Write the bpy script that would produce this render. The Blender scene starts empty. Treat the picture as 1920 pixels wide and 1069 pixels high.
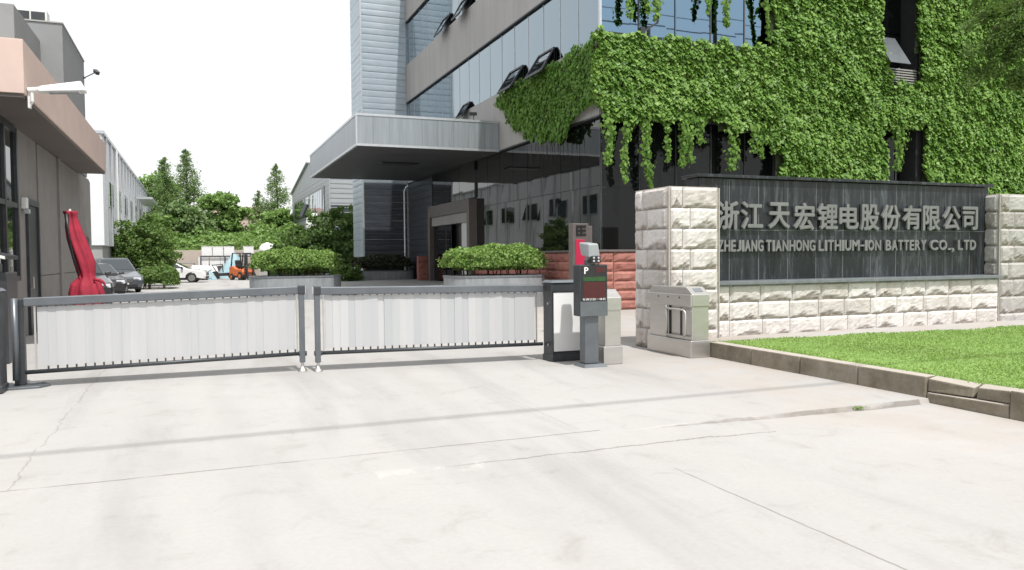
import bpy, bmesh, math, random
import numpy as np
from mathutils import Vector, Matrix, noise

random.seed(7)
rng = np.random.default_rng(11)
SC = bpy.context.scene
COL = SC.collection

# ------------------------------------------------------------------ camera
YAW, PIT, ROL = math.radians(22.0), math.radians(2.09), math.radians(0.49)
F_ = Vector((math.sin(YAW) * math.cos(PIT), math.cos(YAW) * math.cos(PIT), -math.sin(PIT)))
R0 = Vector((math.cos(YAW), -math.sin(YAW), 0))
U0 = R0.cross(F_)
R_ = R0 * math.cos(ROL) - U0 * math.sin(ROL)
U_ = U0 * math.cos(ROL) + R0 * math.sin(ROL)
cam_d = bpy.data.cameras.new("camera")
cam = bpy.data.objects.new("camera", cam_d)
COL.objects.link(cam)
cam.matrix_world = Matrix(((R_.x, U_.x, -F_.x, 0), (R_.y, U_.y, -F_.y, 0), (R_.z, U_.z, -F_.z, 1.6), (0, 0, 0, 1)))
cam_d.sensor_width = 36
cam_d.lens = 36 * 1464 / 1920
cam_d.clip_start = 0.1
cam_d.clip_end = 3000
SC.camera = cam

# ------------------------------------------------------------------ light
S_ = Vector((0.06, -0.52, 1.0)).normalized()          # towards the sun
SUN_EL = math.asin(S_.z)
world = bpy.data.worlds.new("World")
SC.world = world
world.use_nodes = True
wn = world.node_tree
wn.nodes.clear()
sky = wn.nodes.new("ShaderNodeTexSky")
sky.sky_type = 'NISHITA'
sky.sun_disc = False
sky.sun_elevation = SUN_EL
sky.sun_rotation = math.atan2(S_.x, S_.y)
sky.air_density = 1.0
sky.dust_density = 3.0
sky.ozone_density = 1.0
bg = wn.nodes.new("ShaderNodeBackground")
bg.inputs[1].default_value = 0.13
wo = wn.nodes.new("ShaderNodeOutputWorld")
hz = wn.nodes.new("ShaderNodeMix")                      # hazy white summer sky
hz.data_type = 'RGBA'
hz.inputs[0].default_value = 0.8
hz.inputs[7].default_value = (9.6, 9.6, 9.55, 1)
wn.links.new(sky.outputs[0], hz.inputs[6])
wn.links.new(hz.outputs[2], bg.inputs[0])
wn.links.new(bg.outputs[0], wo.inputs[0])
sun_d = bpy.data.lights.new("sun", 'SUN')
sun_d.energy = 4.3
sun_d.angle = math.radians(0.6)
sun_d.color = (1.0, 0.97, 0.93)
sun = bpy.data.objects.new("sun", sun_d)
COL.objects.link(sun)
sun.rotation_euler = S_.to_track_quat('Z', 'Y').to_euler()
SC.view_settings.view_transform = 'Standard'
SC.view_settings.look = 'None'
SC.view_settings.exposure = 0.0
SC.view_settings.gamma = 1.0
SC.cycles.max_bounces = 6
SC.cycles.transparent_max_bounces = 6
SC.cycles.caustics_reflective = False
SC.cycles.caustics_refractive = False

# ------------------------------------------------------------------ materials
def nodes_of(name):
    m = bpy.data.materials.new(name)
    m.use_nodes = True
    nt = m.node_tree
    b = nt.nodes["Principled BSDF"]
    return m, nt, b

def _noise(nt, scale, detail=4, rough=.6, vec=None, dist=0):
    n = nt.nodes.new("ShaderNodeTexNoise")
    n.inputs["Scale"].default_value = scale
    n.inputs["Detail"].default_value = detail
    n.inputs["Roughness"].default_value = rough
    n.inputs["Distortion"].default_value = dist
    if vec is not None:
        nt.links.new(vec, n.inputs["Vector"])
    return n

def _ramp(nt, fac, stops):
    r = nt.nodes.new("ShaderNodeValToRGB")
    el = r.color_ramp.elements
    while len(el) > 1:
        el.remove(el[-1])
    el[0].position, el[0].color = stops[0][0], (*stops[0][1], 1)
    for p, c in stops[1:]:
        e = el.new(p)
        e.color = (*c, 1)
    nt.links.new(fac, r.inputs[0])
    return r

def _mix(nt, fac, a, b, mode='MIX'):
    m = nt.nodes.new("ShaderNodeMix")
    m.data_type = 'RGBA'
    m.blend_type = mode
    for sock, v in ((m.inputs[0], fac), (m.inputs[6], a), (m.inputs[7], b)):
        if isinstance(v, (int, float)):
            sock.default_value = v
        elif isinstance(v, tuple):
            sock.default_value = (*v, 1)
        else:
            nt.links.new(v, sock)
    return m.outputs[2]

def _math(nt, op, a, b=None, c=None, clamp=False):
    m = nt.nodes.new("ShaderNodeMath")
    m.operation = op
    m.use_clamp = clamp
    for i, v in enumerate((a, b, c)):
        if v is None:
            continue
        if isinstance(v, (int, float)):
            m.inputs[i].default_value = v
        else:
            nt.links.new(v, m.inputs[i])
    return m.outputs[0]

def _pos(nt):
    return nt.nodes.new("ShaderNodeNewGeometry").outputs["Position"]

def _map(nt, vec, scale):
    m = nt.nodes.new("ShaderNodeMapping")
    m.inputs["Scale"].default_value = scale
    nt.links.new(vec, m.inputs["Vector"])
    return m.outputs[0]

def _bump(nt, b, h, strength=.2, dist=.02):
    n = nt.nodes.new("ShaderNodeBump")
    n.inputs["Strength"].default_value = strength
    n.inputs["Distance"].default_value = dist
    nt.links.new(h, n.inputs["Height"])
    nt.links.new(n.outputs[0], b.inputs["Normal"])

def mat(name, col, rough=.5, metal=0., var=.12, scale=6., stretch=None, bump=0., bscale=40., spec=None, coat=0., ior=None):
    m, nt, b = nodes_of(name)
    tc = nt.nodes.new("ShaderNodeTexCoord").outputs["Object"]
    v = _map(nt, tc, stretch) if stretch else tc
    n = _noise(nt, scale, 5, .65, v)
    lo = tuple(c * (1 - var) for c in col)
    hi = tuple(min(1, c * (1 + var)) for c in col)
    r = _ramp(nt, n.outputs[0], [(.3, lo), (.7, hi)])
    nt.links.new(r.outputs[0], b.inputs["Base Color"])
    rr = nt.nodes.new("ShaderNodeMapRange")
    nt.links.new(n.outputs[0], rr.inputs[0])
    rr.inputs[3].default_value = max(0, rough * .85)
    rr.inputs[4].default_value = min(1, rough * 1.15)
    nt.links.new(rr.outputs[0], b.inputs["Roughness"])
    b.inputs["Metallic"].default_value = metal
    if spec is not None:
        b.inputs["Specular IOR Level"].default_value = spec
    if ior:
        b.inputs["IOR"].default_value = ior
    b.inputs["Coat Weight"].default_value = coat
    b.inputs["Coat Roughness"].default_value = .05
    if bump:
        _bump(nt, b, _noise(nt, bscale, 4, .6, tc).outputs[0], bump, .02)
    return m

def glow(name, col, strength):
    m, nt, b = nodes_of(name)
    b.inputs["Base Color"].default_value = (*[c * .3 for c in col], 1)
    b.inputs["Emission Color"].default_value = (*col, 1)
    b.inputs["Emission Strength"].default_value = strength
    return m

def leaf_mat(name, dark, mid, light, trans=.3, gloss=.06, vs=.6):
    m = bpy.data.materials.new(name)
    m.use_nodes = True
    nt = m.node_tree
    nt.nodes.clear()
    out = nt.nodes.new("ShaderNodeOutputMaterial")
    g = nt.nodes.new("ShaderNodeNewGeometry")
    n = _noise(nt, vs, 3, .6, g.outputs["Position"])
    f = _math(nt, 'ADD', _math(nt, 'MULTIPLY', g.outputs["Random Per Island"], .55), _math(nt, 'MULTIPLY', n.outputs[0], .45))
    r = _ramp(nt, f, [(.12, dark), (.5, mid), (.88, light)])
    d = nt.nodes.new("ShaderNodeBsdfDiffuse")
    t = nt.nodes.new("ShaderNodeBsdfTranslucent")
    gl = nt.nodes.new("ShaderNodeBsdfGlossy")
    gl.inputs["Roughness"].default_value = .45
    nt.links.new(r.outputs[0], d.inputs[0])
    tcol = _mix(nt, .35, r.outputs[0], (.25, .4, .02))
    nt.links.new(tcol, t.inputs[0])
    m1 = nt.nodes.new("ShaderNodeMixShader")
    m1.inputs[0].default_value = trans
    m2 = nt.nodes.new("ShaderNodeMixShader")
    m2.inputs[0].default_value = gloss
    nt.links.new(d.outputs[0], m1.inputs[1])
    nt.links.new(t.outputs[0], m1.inputs[2])
    nt.links.new(m1.outputs[0], m2.inputs[1])
    nt.links.new(gl.outputs[0], m2.inputs[2])
    nt.links.new(m2.outputs[0], out.inputs[0])
    return m

M = {}
M['concrete_band'] = mat('weathered_concrete_panel', (.35, .345, .335), .75, var=.13, scale=1.6, stretch=(1, 1, .16), bump=.1)
M['brick_dark_wall'] = mat('grey_render', (.25, .238, .225), .85, var=.12, scale=1.5, bump=.1)
M['grey_block'] = mat('grey_block_paint', (.25, .26, .265), .8, var=.1, scale=.9, bump=.08)
M['salmon'] = mat('salmon_render', (.60, .465, .41), .85, var=.07, scale=1.2, bump=.06)
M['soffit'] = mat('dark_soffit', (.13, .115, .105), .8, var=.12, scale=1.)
M['canopy_panel'] = mat('brushed_canopy_panel', (.34, .375, .40), .42, .55, var=.16, scale=3.5, stretch=(2.2, 2.2, .12))
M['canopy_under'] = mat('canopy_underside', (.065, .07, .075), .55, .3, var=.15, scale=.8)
M['trim_metal'] = mat('pale_metal_trim', (.55, .58, .6), .35, .6, var=.08)
M['dark_metal'] = mat('charcoal_metal', (.055, .06, .066), .42, .35, var=.2, scale=5)
M['gate_metal'] = mat('gate_grey_metal', (.15, .165, .18), .38, .5, var=.12, scale=4)
def mk_slat(name, amp):
    m, nt, b = nodes_of(name)
    g = nt.nodes.new("ShaderNodeNewGeometry")
    n = _noise(nt, .9, 4, .6, _map(nt, g.outputs["Position"], (5, 5, .5)))
    f = _math(nt, 'ADD', _math(nt, 'MULTIPLY', g.outputs["Random Per Island"], amp), _math(nt, 'MULTIPLY', n.outputs[0], 1 - amp))
    c = _ramp(nt, f, [(.15, (.40, .42, .435)), (.55, (.47, .475, .48)), (.9, (.53, .53, .53))])
    nt.links.new(c.outputs[0], b.inputs["Base Color"])
    b.inputs["Roughness"].default_value = .45
    return m
M['slat'] = mk_slat('gate_white_slat', .6)
M['slat_even'] = mk_slat('gate_white_slat_even', .15)
M['steel'] = mat('brushed_stainless', (.56, .545, .52), .36, .85, var=.05, scale=3, stretch=(1, 1, 4))
M['white'] = mat('white_paint', (.78, .78, .77), .5, var=.04, scale=2)
M['white_wall'] = mat('white_cladding', (.74, .76, .78), .6, var=.025, scale=.6, stretch=(1, 1, .2))
M['grey_base'] = mat('grey_plinth', (.36, .36, .35), .85, var=.1, scale=1)
M['black'] = mat('black_plastic', (.02, .02, .022), .4, var=.2)
M['rubber'] = mat('rubber', (.02, .02, .02), .8, var=.2)
M['red_cloth'] = mat('red_fabric', (.34, .02, .045), .75, var=.25, scale=5, bump=.3, bscale=12)
M['orange'] = mat('forklift_orange', (.62, .16, .05), .5, var=.15, scale=3)
M['tarp'] = mat('pale_blue_tarp', (.30, .44, .49), .6, var=.15, scale=2)
M['ac_white'] = mat('ac_casing', (.7, .71, .7), .5, var=.05)
M['granite_ledge'] = mat('grey_granite_slab', (.17, .185, .2), .35, var=.18, scale=8)
M['letter'] = mat('aged_steel_letters', (.20, .205, .205), .5, .2, var=.12, scale=3)
M['trunk'] = mat('bark', (.10, .075, .055), .9, var=.3, scale=8, bump=.4)
M['stem'] = mat('vine_stem', (.07, .05, .035), .9, var=.3, scale=8)
M['soil'] = mat('planter_soil', (.06, .045, .035), .95, var=.3, scale=10)
M['planter'] = mat('grey_planter_stone', (.27, .29, .305), .6, var=.2, scale=2.6, stretch=(2, 2, .35), bump=.05)
M['glass_car'] = mat('car_glass', (.02, .03, .035), .05, var=.1, ior=1.9)
M['car_black'] = mat('black_car_paint', (.012, .013, .016), .18, .3, var=.1, coat=1)
M['car_grey'] = mat('grey_car_paint', (.10, .115, .13), .2, .5, var=.1, coat=1)
M['car_white'] = mat('white_car_paint', (.78, .78, .78), .25, var=.03, coat=1)
M['chrome'] = mat('wheel_alloy', (.5, .5, .5), .3, .9, var=.1)
M['lamp_glass'] = mat('headlamp_glass', (.5, .52, .54), .1, .3, var=.1)
M['door_dark'] = mat('dark_door', (.05, .052, .056), .45, .2, var=.15)
M['cable'] = mat('black_cable', (.02, .02, .02), .7, var=.1)
M['beige_wall'] = mat('beige_rough_wall', (.46, .40, .35), .9, var=.16, scale=.8, bump=.2, bscale=9)
M['portal'] = mat('brown_portal_stone', (.13, .112, .105), .45, var=.16, scale=1.5)
M['backing'] = mat('dark_root_mat', (.03, .045, .016), .95, var=.3, scale=6)
M['pink_house'] = mat('pale_pink_render', (.55, .42, .38), .85, var=.08, scale=1)
M['house_roof'] = mat('house_roof_tile', (.3, .2, .17), .8, var=.15, scale=4)

def mk_glass(name, tint, rough=.02, metal=1., wob=.03, ior=1.5, ws=.9):
    m, nt, b = nodes_of(name)
    b.inputs["Base Color"].default_value = (*tint, 1)
    b.inputs["Metallic"].default_value = metal
    b.inputs["Roughness"].default_value = rough
    b.inputs["IOR"].default_value = ior
    n = _noise(nt, ws, 1, .4, _pos(nt))
    _bump(nt, b, n.outputs[0], wob, .05)
    return m
M['glass_sky_tint'] = mk_glass('sky_tint_curtain_glass', (.20, .305, .41))  # front strips: same glass as west, reflected blue sky put into the tint
M['glass_pale'] = mk_glass('pale_sky_tint_glass', (.27, .335, .375), .04, wob=.03)  # west strips: same glass as front, paler sky reflection put into the tint
M['glass_dark'] = mk_glass('dark_tinted_glass', (.005, .006, .006), .02, 0., .02, 1.75)
M['glass_front'] = mk_glass('dark_tinted_front_glass', (.005, .006, .006), .03, 0., .02, 1.36)
M['granite_black'] = None

def mk_siding():
    # horizontal metal siding: each sheet bulges and has a dark joint
    m, nt, b = nodes_of('blue_grey_metal_siding')
    p = _pos(nt)
    sep = nt.nodes.new("ShaderNodeSeparateXYZ")
    nt.links.new(p, sep.inputs[0])
    n = _noise(nt, .7, 3, .5, _map(nt, p, (1, 1, .3)))
    n2 = _noise(nt, 9, 3, .6, _map(nt, p, (.25, .25, 1)))
    base = _ramp(nt, n.outputs[0], [(.3, (.40, .48, .54)), (.7, (.50, .57, .62))])
    c = _mix(nt, .3, base.outputs[0], _ramp(nt, n2.outputs[0], [(.3, (.30, .36, .42)), (.7, (.52, .57, .6))]).outputs[0])
    nt.links.new(c, b.inputs["Base Color"])
    b.inputs["Metallic"].default_value = .6
    b.inputs["Roughness"].default_value = .42
    _bump(nt, b, n.outputs[0], .12, .2)
    return m
M['siding'] = mk_siding()

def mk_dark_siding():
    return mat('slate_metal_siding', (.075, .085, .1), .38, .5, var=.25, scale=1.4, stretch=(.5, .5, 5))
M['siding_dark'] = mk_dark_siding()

def mk_shed_siding():
    return mat('pale_shed_siding', (.40, .43, .45), .5, .3, var=.08, scale=1.2, stretch=(.4, .4, 4))
M['shed'] = mk_shed_siding()

def mk_ground():
    m, nt, b = nodes_of('worn_concrete_paving')
    p = _pos(nt)
    sep = nt.nodes.new("ShaderNodeSeparateXYZ")
    nt.links.new(p, sep.inputs[0])
    X, Y = sep.outputs[0], sep.outputs[1]
    big = _noise(nt, .16, 5, .6, p)
    stre = _noise(nt, .8, 5, .6, _map(nt, p, (1.1, .16, 1)), .5)
    fine = _noise(nt, 26, 4, .7, p)
    mid = _noise(nt, 2.2, 6, .7, p, .6)
    c = _ramp(nt, big.outputs[0], [(.25, (.36, .35, .338)), (.75, (.43, .42, .407))]).outputs[0]
    c = _mix(nt, .55, c, _ramp(nt, stre.outputs[0], [(.30, (.66, .65, .64)), (.47, (1, 1, 1)), (.7, (1.10, 1.09, 1.07))]).outputs[0], 'MULTIPLY')
    c = _mix(nt, .6, c, _ramp(nt, mid.outputs[0], [(.26, (.74, .72, .69)), (.44, (1, 1, 1)), (.7, (1.05, 1.05, 1.05))]).outputs[0], 'MULTIPLY')
    c = _mix(nt, .35, c, _ramp(nt, fine.outputs[0], [(.3, (.86, .86, .86)), (.65, (1.05, 1.05, 1.05))]).outputs[0], 'MULTIPLY')
    # faint tyre tracks turning in at the gate
    for tx in (.35, 1.95, 2.5, -.4):
        dd = _math(nt, 'ABSOLUTE', _math(nt, 'SUBTRACT', _math(nt, 'ADD', X, _math(nt, 'MULTIPLY', _math(nt, 'SUBTRACT', big.outputs[0], .5), 2.2)), tx))
        tm = nt.nodes.new("ShaderNodeMapRange")
        nt.links.new(dd, tm.inputs[0])
        tm.inputs[1].default_value, tm.inputs[2].default_value, tm.inputs[3].default_value, tm.inputs[4].default_value = .06, .2, 1, 0
        c = _mix(nt, _math(nt, 'MULTIPLY', _math(nt, 'MULTIPLY', tm.outputs[0], stre.outputs[0]), .16), c, (.2, .19, .18))
    # warm staining next to the planted bed
    st = _noise(nt, .9, 4, .6, p)
    near = nt.nodes.new("ShaderNodeMapRange")
    nt.links.new(X, near.inputs[0])
    near.inputs[1].default_value, near.inputs[2].default_value = 4.6, 7.4
    k = _math(nt, 'MULTIPLY', near.outputs[0], _ramp(nt, st.outputs[0], [(.4, (0, 0, 0)), (.62, (1, 1, 1))]).outputs[0], clamp=True)
    c = _mix(nt, _math(nt, 'MULTIPLY', k, .5), c, (.40, .33, .27))
    # slab joints and cracks
    wob = _noise(nt, 1.1, 6, .75, p)
    wob2 = _noise(nt, 5, 4, .7, p)
    w = _math(nt, 'ADD', _math(nt, 'MULTIPLY', _math(nt, 'SUBTRACT', wob.outputs[0], .5), .22), _math(nt, 'MULTIPLY', _math(nt, 'SUBTRACT', wob2.outputs[0], .5), .07))
    Xw, Yw = _math(nt, 'ADD', X, w), _math(nt, 'ADD', Y, w)
    Xs = _math(nt, 'ADD', X, _math(nt, 'MULTIPLY', w, .22))
    Ys = _math(nt, 'ADD', Y, _math(nt, 'MULTIPLY', w, .3))
    def line(coord, at, hw, other=None, lo=None, hi=None, gapn=None):
        d = _math(nt, 'ABSOLUTE', _math(nt, 'SUBTRACT', coord, at))
        mr = nt.nodes.new("ShaderNodeMapRange")
        nt.links.new(d, mr.inputs[0])
        mr.inputs[1].default_value, mr.inputs[2].default_value = hw * .4, hw
        mr.inputs[3].default_value, mr.inputs[4].default_value = 1, 0
        o = mr.outputs[0]
        if other is not None:
            o = _math(nt, 'MULTIPLY', o, _math(nt, 'MULTIPLY', _math(nt, 'GREATER_THAN', other, lo), _math(nt, 'LESS_THAN', other, hi)))
        return o
    br = _ramp(nt, _noise(nt, 1.7, 3, .6, p).outputs[0], [(.36, (.25, .25, .25)), (.52, (1, 1, 1))]).outputs[0]
    ls = [line(_math(nt, 'ADD', Y, _math(nt, 'MULTIPLY', w, .5)), 6.20, .034, X, 4.0, 7.3), line(Xs, 3.3, .010, Y, -30, 4.95), _math(nt, 'MULTIPLY', line(Xs, 3.24, .009, Y, 6.4, 9.9), .45), _math(nt, 'MULTIPLY', line(Xw, -1.27, .010, Y, 6.3, 30), .55),
          line(Ys, 6.30, .017, X, -40, 3.4), line(Yw, 5.68, .02, X, 1.7, 4.9),
          line(Ys, 16.2, .02), line(Ys, 22.0, .02), line(Ys, 1.3, .016), line(Xs, 8.6, .016, Y, -30, 6.1), line(Xs, -5.8, .016)]
    L = ls[0]
    for l in ls[1:]:
        L = _math(nt, 'MAXIMUM', L, l)
    L = _math(nt, 'MULTIPLY', L, br)
    c = _mix(nt, _math(nt, 'MULTIPLY', L, .6), c, (.15, .13, .11))
    # spalled pale patch along the crack
    d2 = _math(nt, 'ABSOLUTE', _math(nt, 'SUBTRACT', Yw, 5.62))
    mr = nt.nodes.new("ShaderNodeMapRange")
    nt.links.new(d2, mr.inputs[0])
    mr.inputs[1].default_value, mr.inputs[2].default_value, mr.inputs[3].default_value, mr.inputs[4].default_value = .03, .16, 1, 0
    pn = _noise(nt, 3.1, 5, .8, p)
    sp = _math(nt, 'MULTIPLY', mr.outputs[0], _ramp(nt, pn.outputs[0], [(.48, (0, 0, 0)), (.56, (1, 1, 1))]).outputs[0])
    sp = _math(nt, 'MULTIPLY', sp, _math(nt, 'MULTIPLY', _math(nt, 'GREATER_THAN', X, 1.2), _math(nt, 'LESS_THAN', X, 2.2)))
    c = _mix(nt, _math(nt, 'MULTIPLY', sp, .3), c, (.62, .60, .57))
    nt.links.new(c, b.inputs["Base Color"])
    b.inputs["Roughness"].default_value = .85
    h = _math(nt, 'SUBTRACT', _math(nt, 'ADD', _math(nt, 'MULTIPLY', fine.outputs[0], .35), _math(nt, 'MULTIPLY', mid.outputs[0], .3)), _math(nt, 'MULTIPLY', L, 1.5))
    _bump(nt, b, h, .35, .012)
    return m
M['ground'] = mk_ground()

def mk_stone(name, k):
    m, nt, b = nodes_of(name)
    p = _pos(nt)
    g = nt.nodes.new("ShaderNodeNewGeometry")
    n = _noise(nt, 3.2, 6, .7, p, .6)
    n2 = _noise(nt, 22, 5, .7, p)
    isl = _ramp(nt, g.outputs["Random Per Island"], [(0, tuple(k * v for v in (.55, .52, .495))), (.5, tuple(k * v for v in (.64, .615, .595))), (1, tuple(k * v for v in (.70, .68, .665)))]).outputs[0]
    c = _mix(nt, .75, isl, _ramp(nt, n.outputs[0], [(.3, (.66, .60, .53)), (.45, (.95, .94, .93)), (.7, (1.05, 1.05, 1.05))]).outputs[0], 'MULTIPLY')
    c = _mix(nt, .4, c, _ramp(nt, n2.outputs[0], [(.3, (.8, .78, .75)), (.6, (1, 1, 1))]).outputs[0], 'MULTIPLY')
    # broken undersides carry brown iron staining
    at = nt.nodes.new("ShaderNodeAttribute")
    at.attribute_name = "broken"
    rn = _noise(nt, 1.6, 5, .7, _map(nt, p, (1.6, 1.6, .3)))
    c = _mix(nt, .7, c, _ramp(nt, rn.outputs[0], [(.32, (.76, .72, .69)), (.5, (1, 1, 1))]).outputs[0], 'MULTIPLY')
    c = _mix(nt, _math(nt, 'MULTIPLY', at.outputs["Fac"], .95), c, (.18, .15, .12))
    nt.links.new(c, b.inputs["Base Color"])
    b.inputs["Roughness"].default_value = .85
    _bump(nt, b, _math(nt, 'ADD', n2.outputs[0], n.outputs[0]), .32, .02)
    return m
M['stone'] = mk_stone('split_face_pale_stone', 1.)
M['stone_grey'] = mk_stone('split_face_grey_stone', .66)
M['mortar'] = mat('stone_mortar', (.42, .39, .35), .9, var=.12, scale=10)

def mk_granite():
    m, nt, b = nodes_of('black_granite_weathered')
    p = _pos(nt)
    sep = nt.nodes.new("ShaderNodeSeparateXYZ")
    nt.links.new(p, sep.inputs[0])
    s1 = _noise(nt, 1.0, 6, .7, _map(nt, p, (2.4, 2.4, .45)), .8)
    s2 = _noise(nt, 3.5, 6, .75, _map(nt, p, (3.2, 3.2, .28)), .5)
    f = _noise(nt, 30, 3, .6, p)
    c = _ramp(nt, s1.outputs[0], [(.40, (.012, .014, .016)), (.6, (.026, .03, .035)), (.76, (.10, .115, .13))]).outputs[0]
    c2 = _ramp(nt, s2.outputs[0], [(.52, (0, 0, 0)), (.76, (.17, .185, .20))]).outputs[0]
    c = _mix(nt, .6, c, c2, 'ADD')
    c = _mix(nt, .2, c, _ramp(nt, f.outputs[0], [(.3, (.5, .5, .5)), (.7, (1.5, 1.5, 1.5))]).outputs[0], 'MULTIPLY')
    nt.links.new(c, b.inputs["Base Color"])
    b.inputs["Roughness"].default_value = .38
    b.inputs["Specular IOR Level"].default_value = .35
    return m
M['granite_black'] = mk_granite()
M['granite_seam'] = mat('granite_seam_grout', (.16, .17, .18), .8, var=.1)

def mk_brick():
    m, nt, b = nodes_of('red_rusticated_stone')
    p = _pos(nt)
    g = nt.nodes.new("ShaderNodeNewGeometry")
    n = _noise(nt, 4, 5, .7, p)
    c = _ramp(nt, g.outputs["Random Per Island"], [(0, (.31, .12, .095)), (1, (.40, .18, .145))]).outputs[0]
    c = _mix(nt, .6, c, _ramp(nt, n.outputs[0], [(.35, (.6, .55, .55)), (.55, (1, 1, 1)), (.75, (1.2, 1.2, 1.2))]).outputs[0], 'MULTIPLY')
    nt.links.new(c, b.inputs["Base Color"])
    b.inputs["Roughness"].default_value = .85
    return m
M['brick'] = mk_brick()

def mk_kerb():
    m, nt, b = nodes_of('mossy_concrete_kerb')
    p = _pos(nt)
    g = nt.nodes.new("ShaderNodeNewGeometry")
    n = _noise(nt, 2.4, 6, .7, p)
    n2 = _noise(nt, 18, 4, .7, p)
    c = _ramp(nt, g.outputs["Random Per Island"], [(0, (.23, .205, .165)), (1, (.32, .285, .24))]).outputs[0]
    c = _mix(nt, .8, c, _ramp(nt, n.outputs[0], [(.32, (.42, .42, .32)), (.5, (.8, .78, .7)), (.68, (1.1, 1.1, 1.1))]).outputs[0], 'MULTIPLY')
    c = _mix(nt, .4, c, _ramp(nt, n2.outputs[0], [(.3, (.7, .7, .7)), (.6, (1, 1, 1))]).outputs[0], 'MULTIPLY')
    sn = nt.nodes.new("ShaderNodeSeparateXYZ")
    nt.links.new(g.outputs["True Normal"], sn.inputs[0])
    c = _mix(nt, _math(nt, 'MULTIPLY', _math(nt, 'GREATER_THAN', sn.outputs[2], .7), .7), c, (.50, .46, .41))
    nt.links.new(c, b.inputs["Base Color"])
    b.inputs["Roughness"].default_value = .9
    _bump(nt, b, n2.outputs[0], .4, .015)
    return m
M['kerb'] = mk_kerb()

def mk_lawn():
    m, nt, b = nodes_of('lawn_turf')
    p = _pos(nt)
    n = _noise(nt, .7, 5, .65, p)
    n2 = _noise(nt, 8, 5, .7, p)
    c = _ramp(nt, n.outputs[0], [(.3, (.17, .30, .065)), (.7, (.25, .39, .10))]).outputs[0]
    c = _mix(nt, .6, c, _ramp(nt, n2.outputs[0], [(.3, (.55, .6, .5)), (.6, (1, 1, 1)), (.8, (1.25, 1.15, 1.1))]).outputs[0], 'MULTIPLY')
    nt.links.new(c, b.inputs["Base Color"])
    b.inputs["Roughness"].default_value = .95
    _bump(nt, b, n2.outputs[0], .5, .03)
    return m
M['lawn'] = mk_lawn()
M['grass'] = leaf_mat('grass_blade', (.21, .33, .08), (.30, .43, .135), (.41, .51, .22), .4, .02, .8)
M['ivy'] = leaf_mat('ivy_leaf', (.045, .125, .02), (.155, .295, .05), (.30, .46, .12), .34, .02, .9)
M['ivy_shade'] = leaf_mat('ivy_leaf_shade', (.045, .125, .02), (.12, .245, .042), (.21, .36, .085), .36, .02, .9)  # same ivy; weaker light on the west side put into darker greens
M['hedge'] = leaf_mat('hedge_leaf', (.12, .23, .05), (.245, .39, .10), (.38, .52, .20), .36, .02, 2.)
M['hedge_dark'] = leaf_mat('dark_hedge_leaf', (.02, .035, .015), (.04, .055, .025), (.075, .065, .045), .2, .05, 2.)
M['conifer'] = leaf_mat('conifer_needles', (.12, .21, .085), (.22, .325, .14), (.33, .43, .22), .45, .02, .4)
M['broad'] = leaf_mat('broadleaf_light', (.13, .24, .065), (.25, .40, .12), (.37, .51, .21), .45, .02, .3)
M['shrub_leaf'] = leaf_mat('evergreen_shrub_leaf', (.06, .12, .035), (.13, .215, .06), (.23, .33, .11), .38, .02, .5)
M['shade_leaf'] = leaf_mat('dark_evergreen_leaf', (.045, .09, .03), (.095, .165, .055), (.17, .26, .09), .36, .02, .4)

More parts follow.
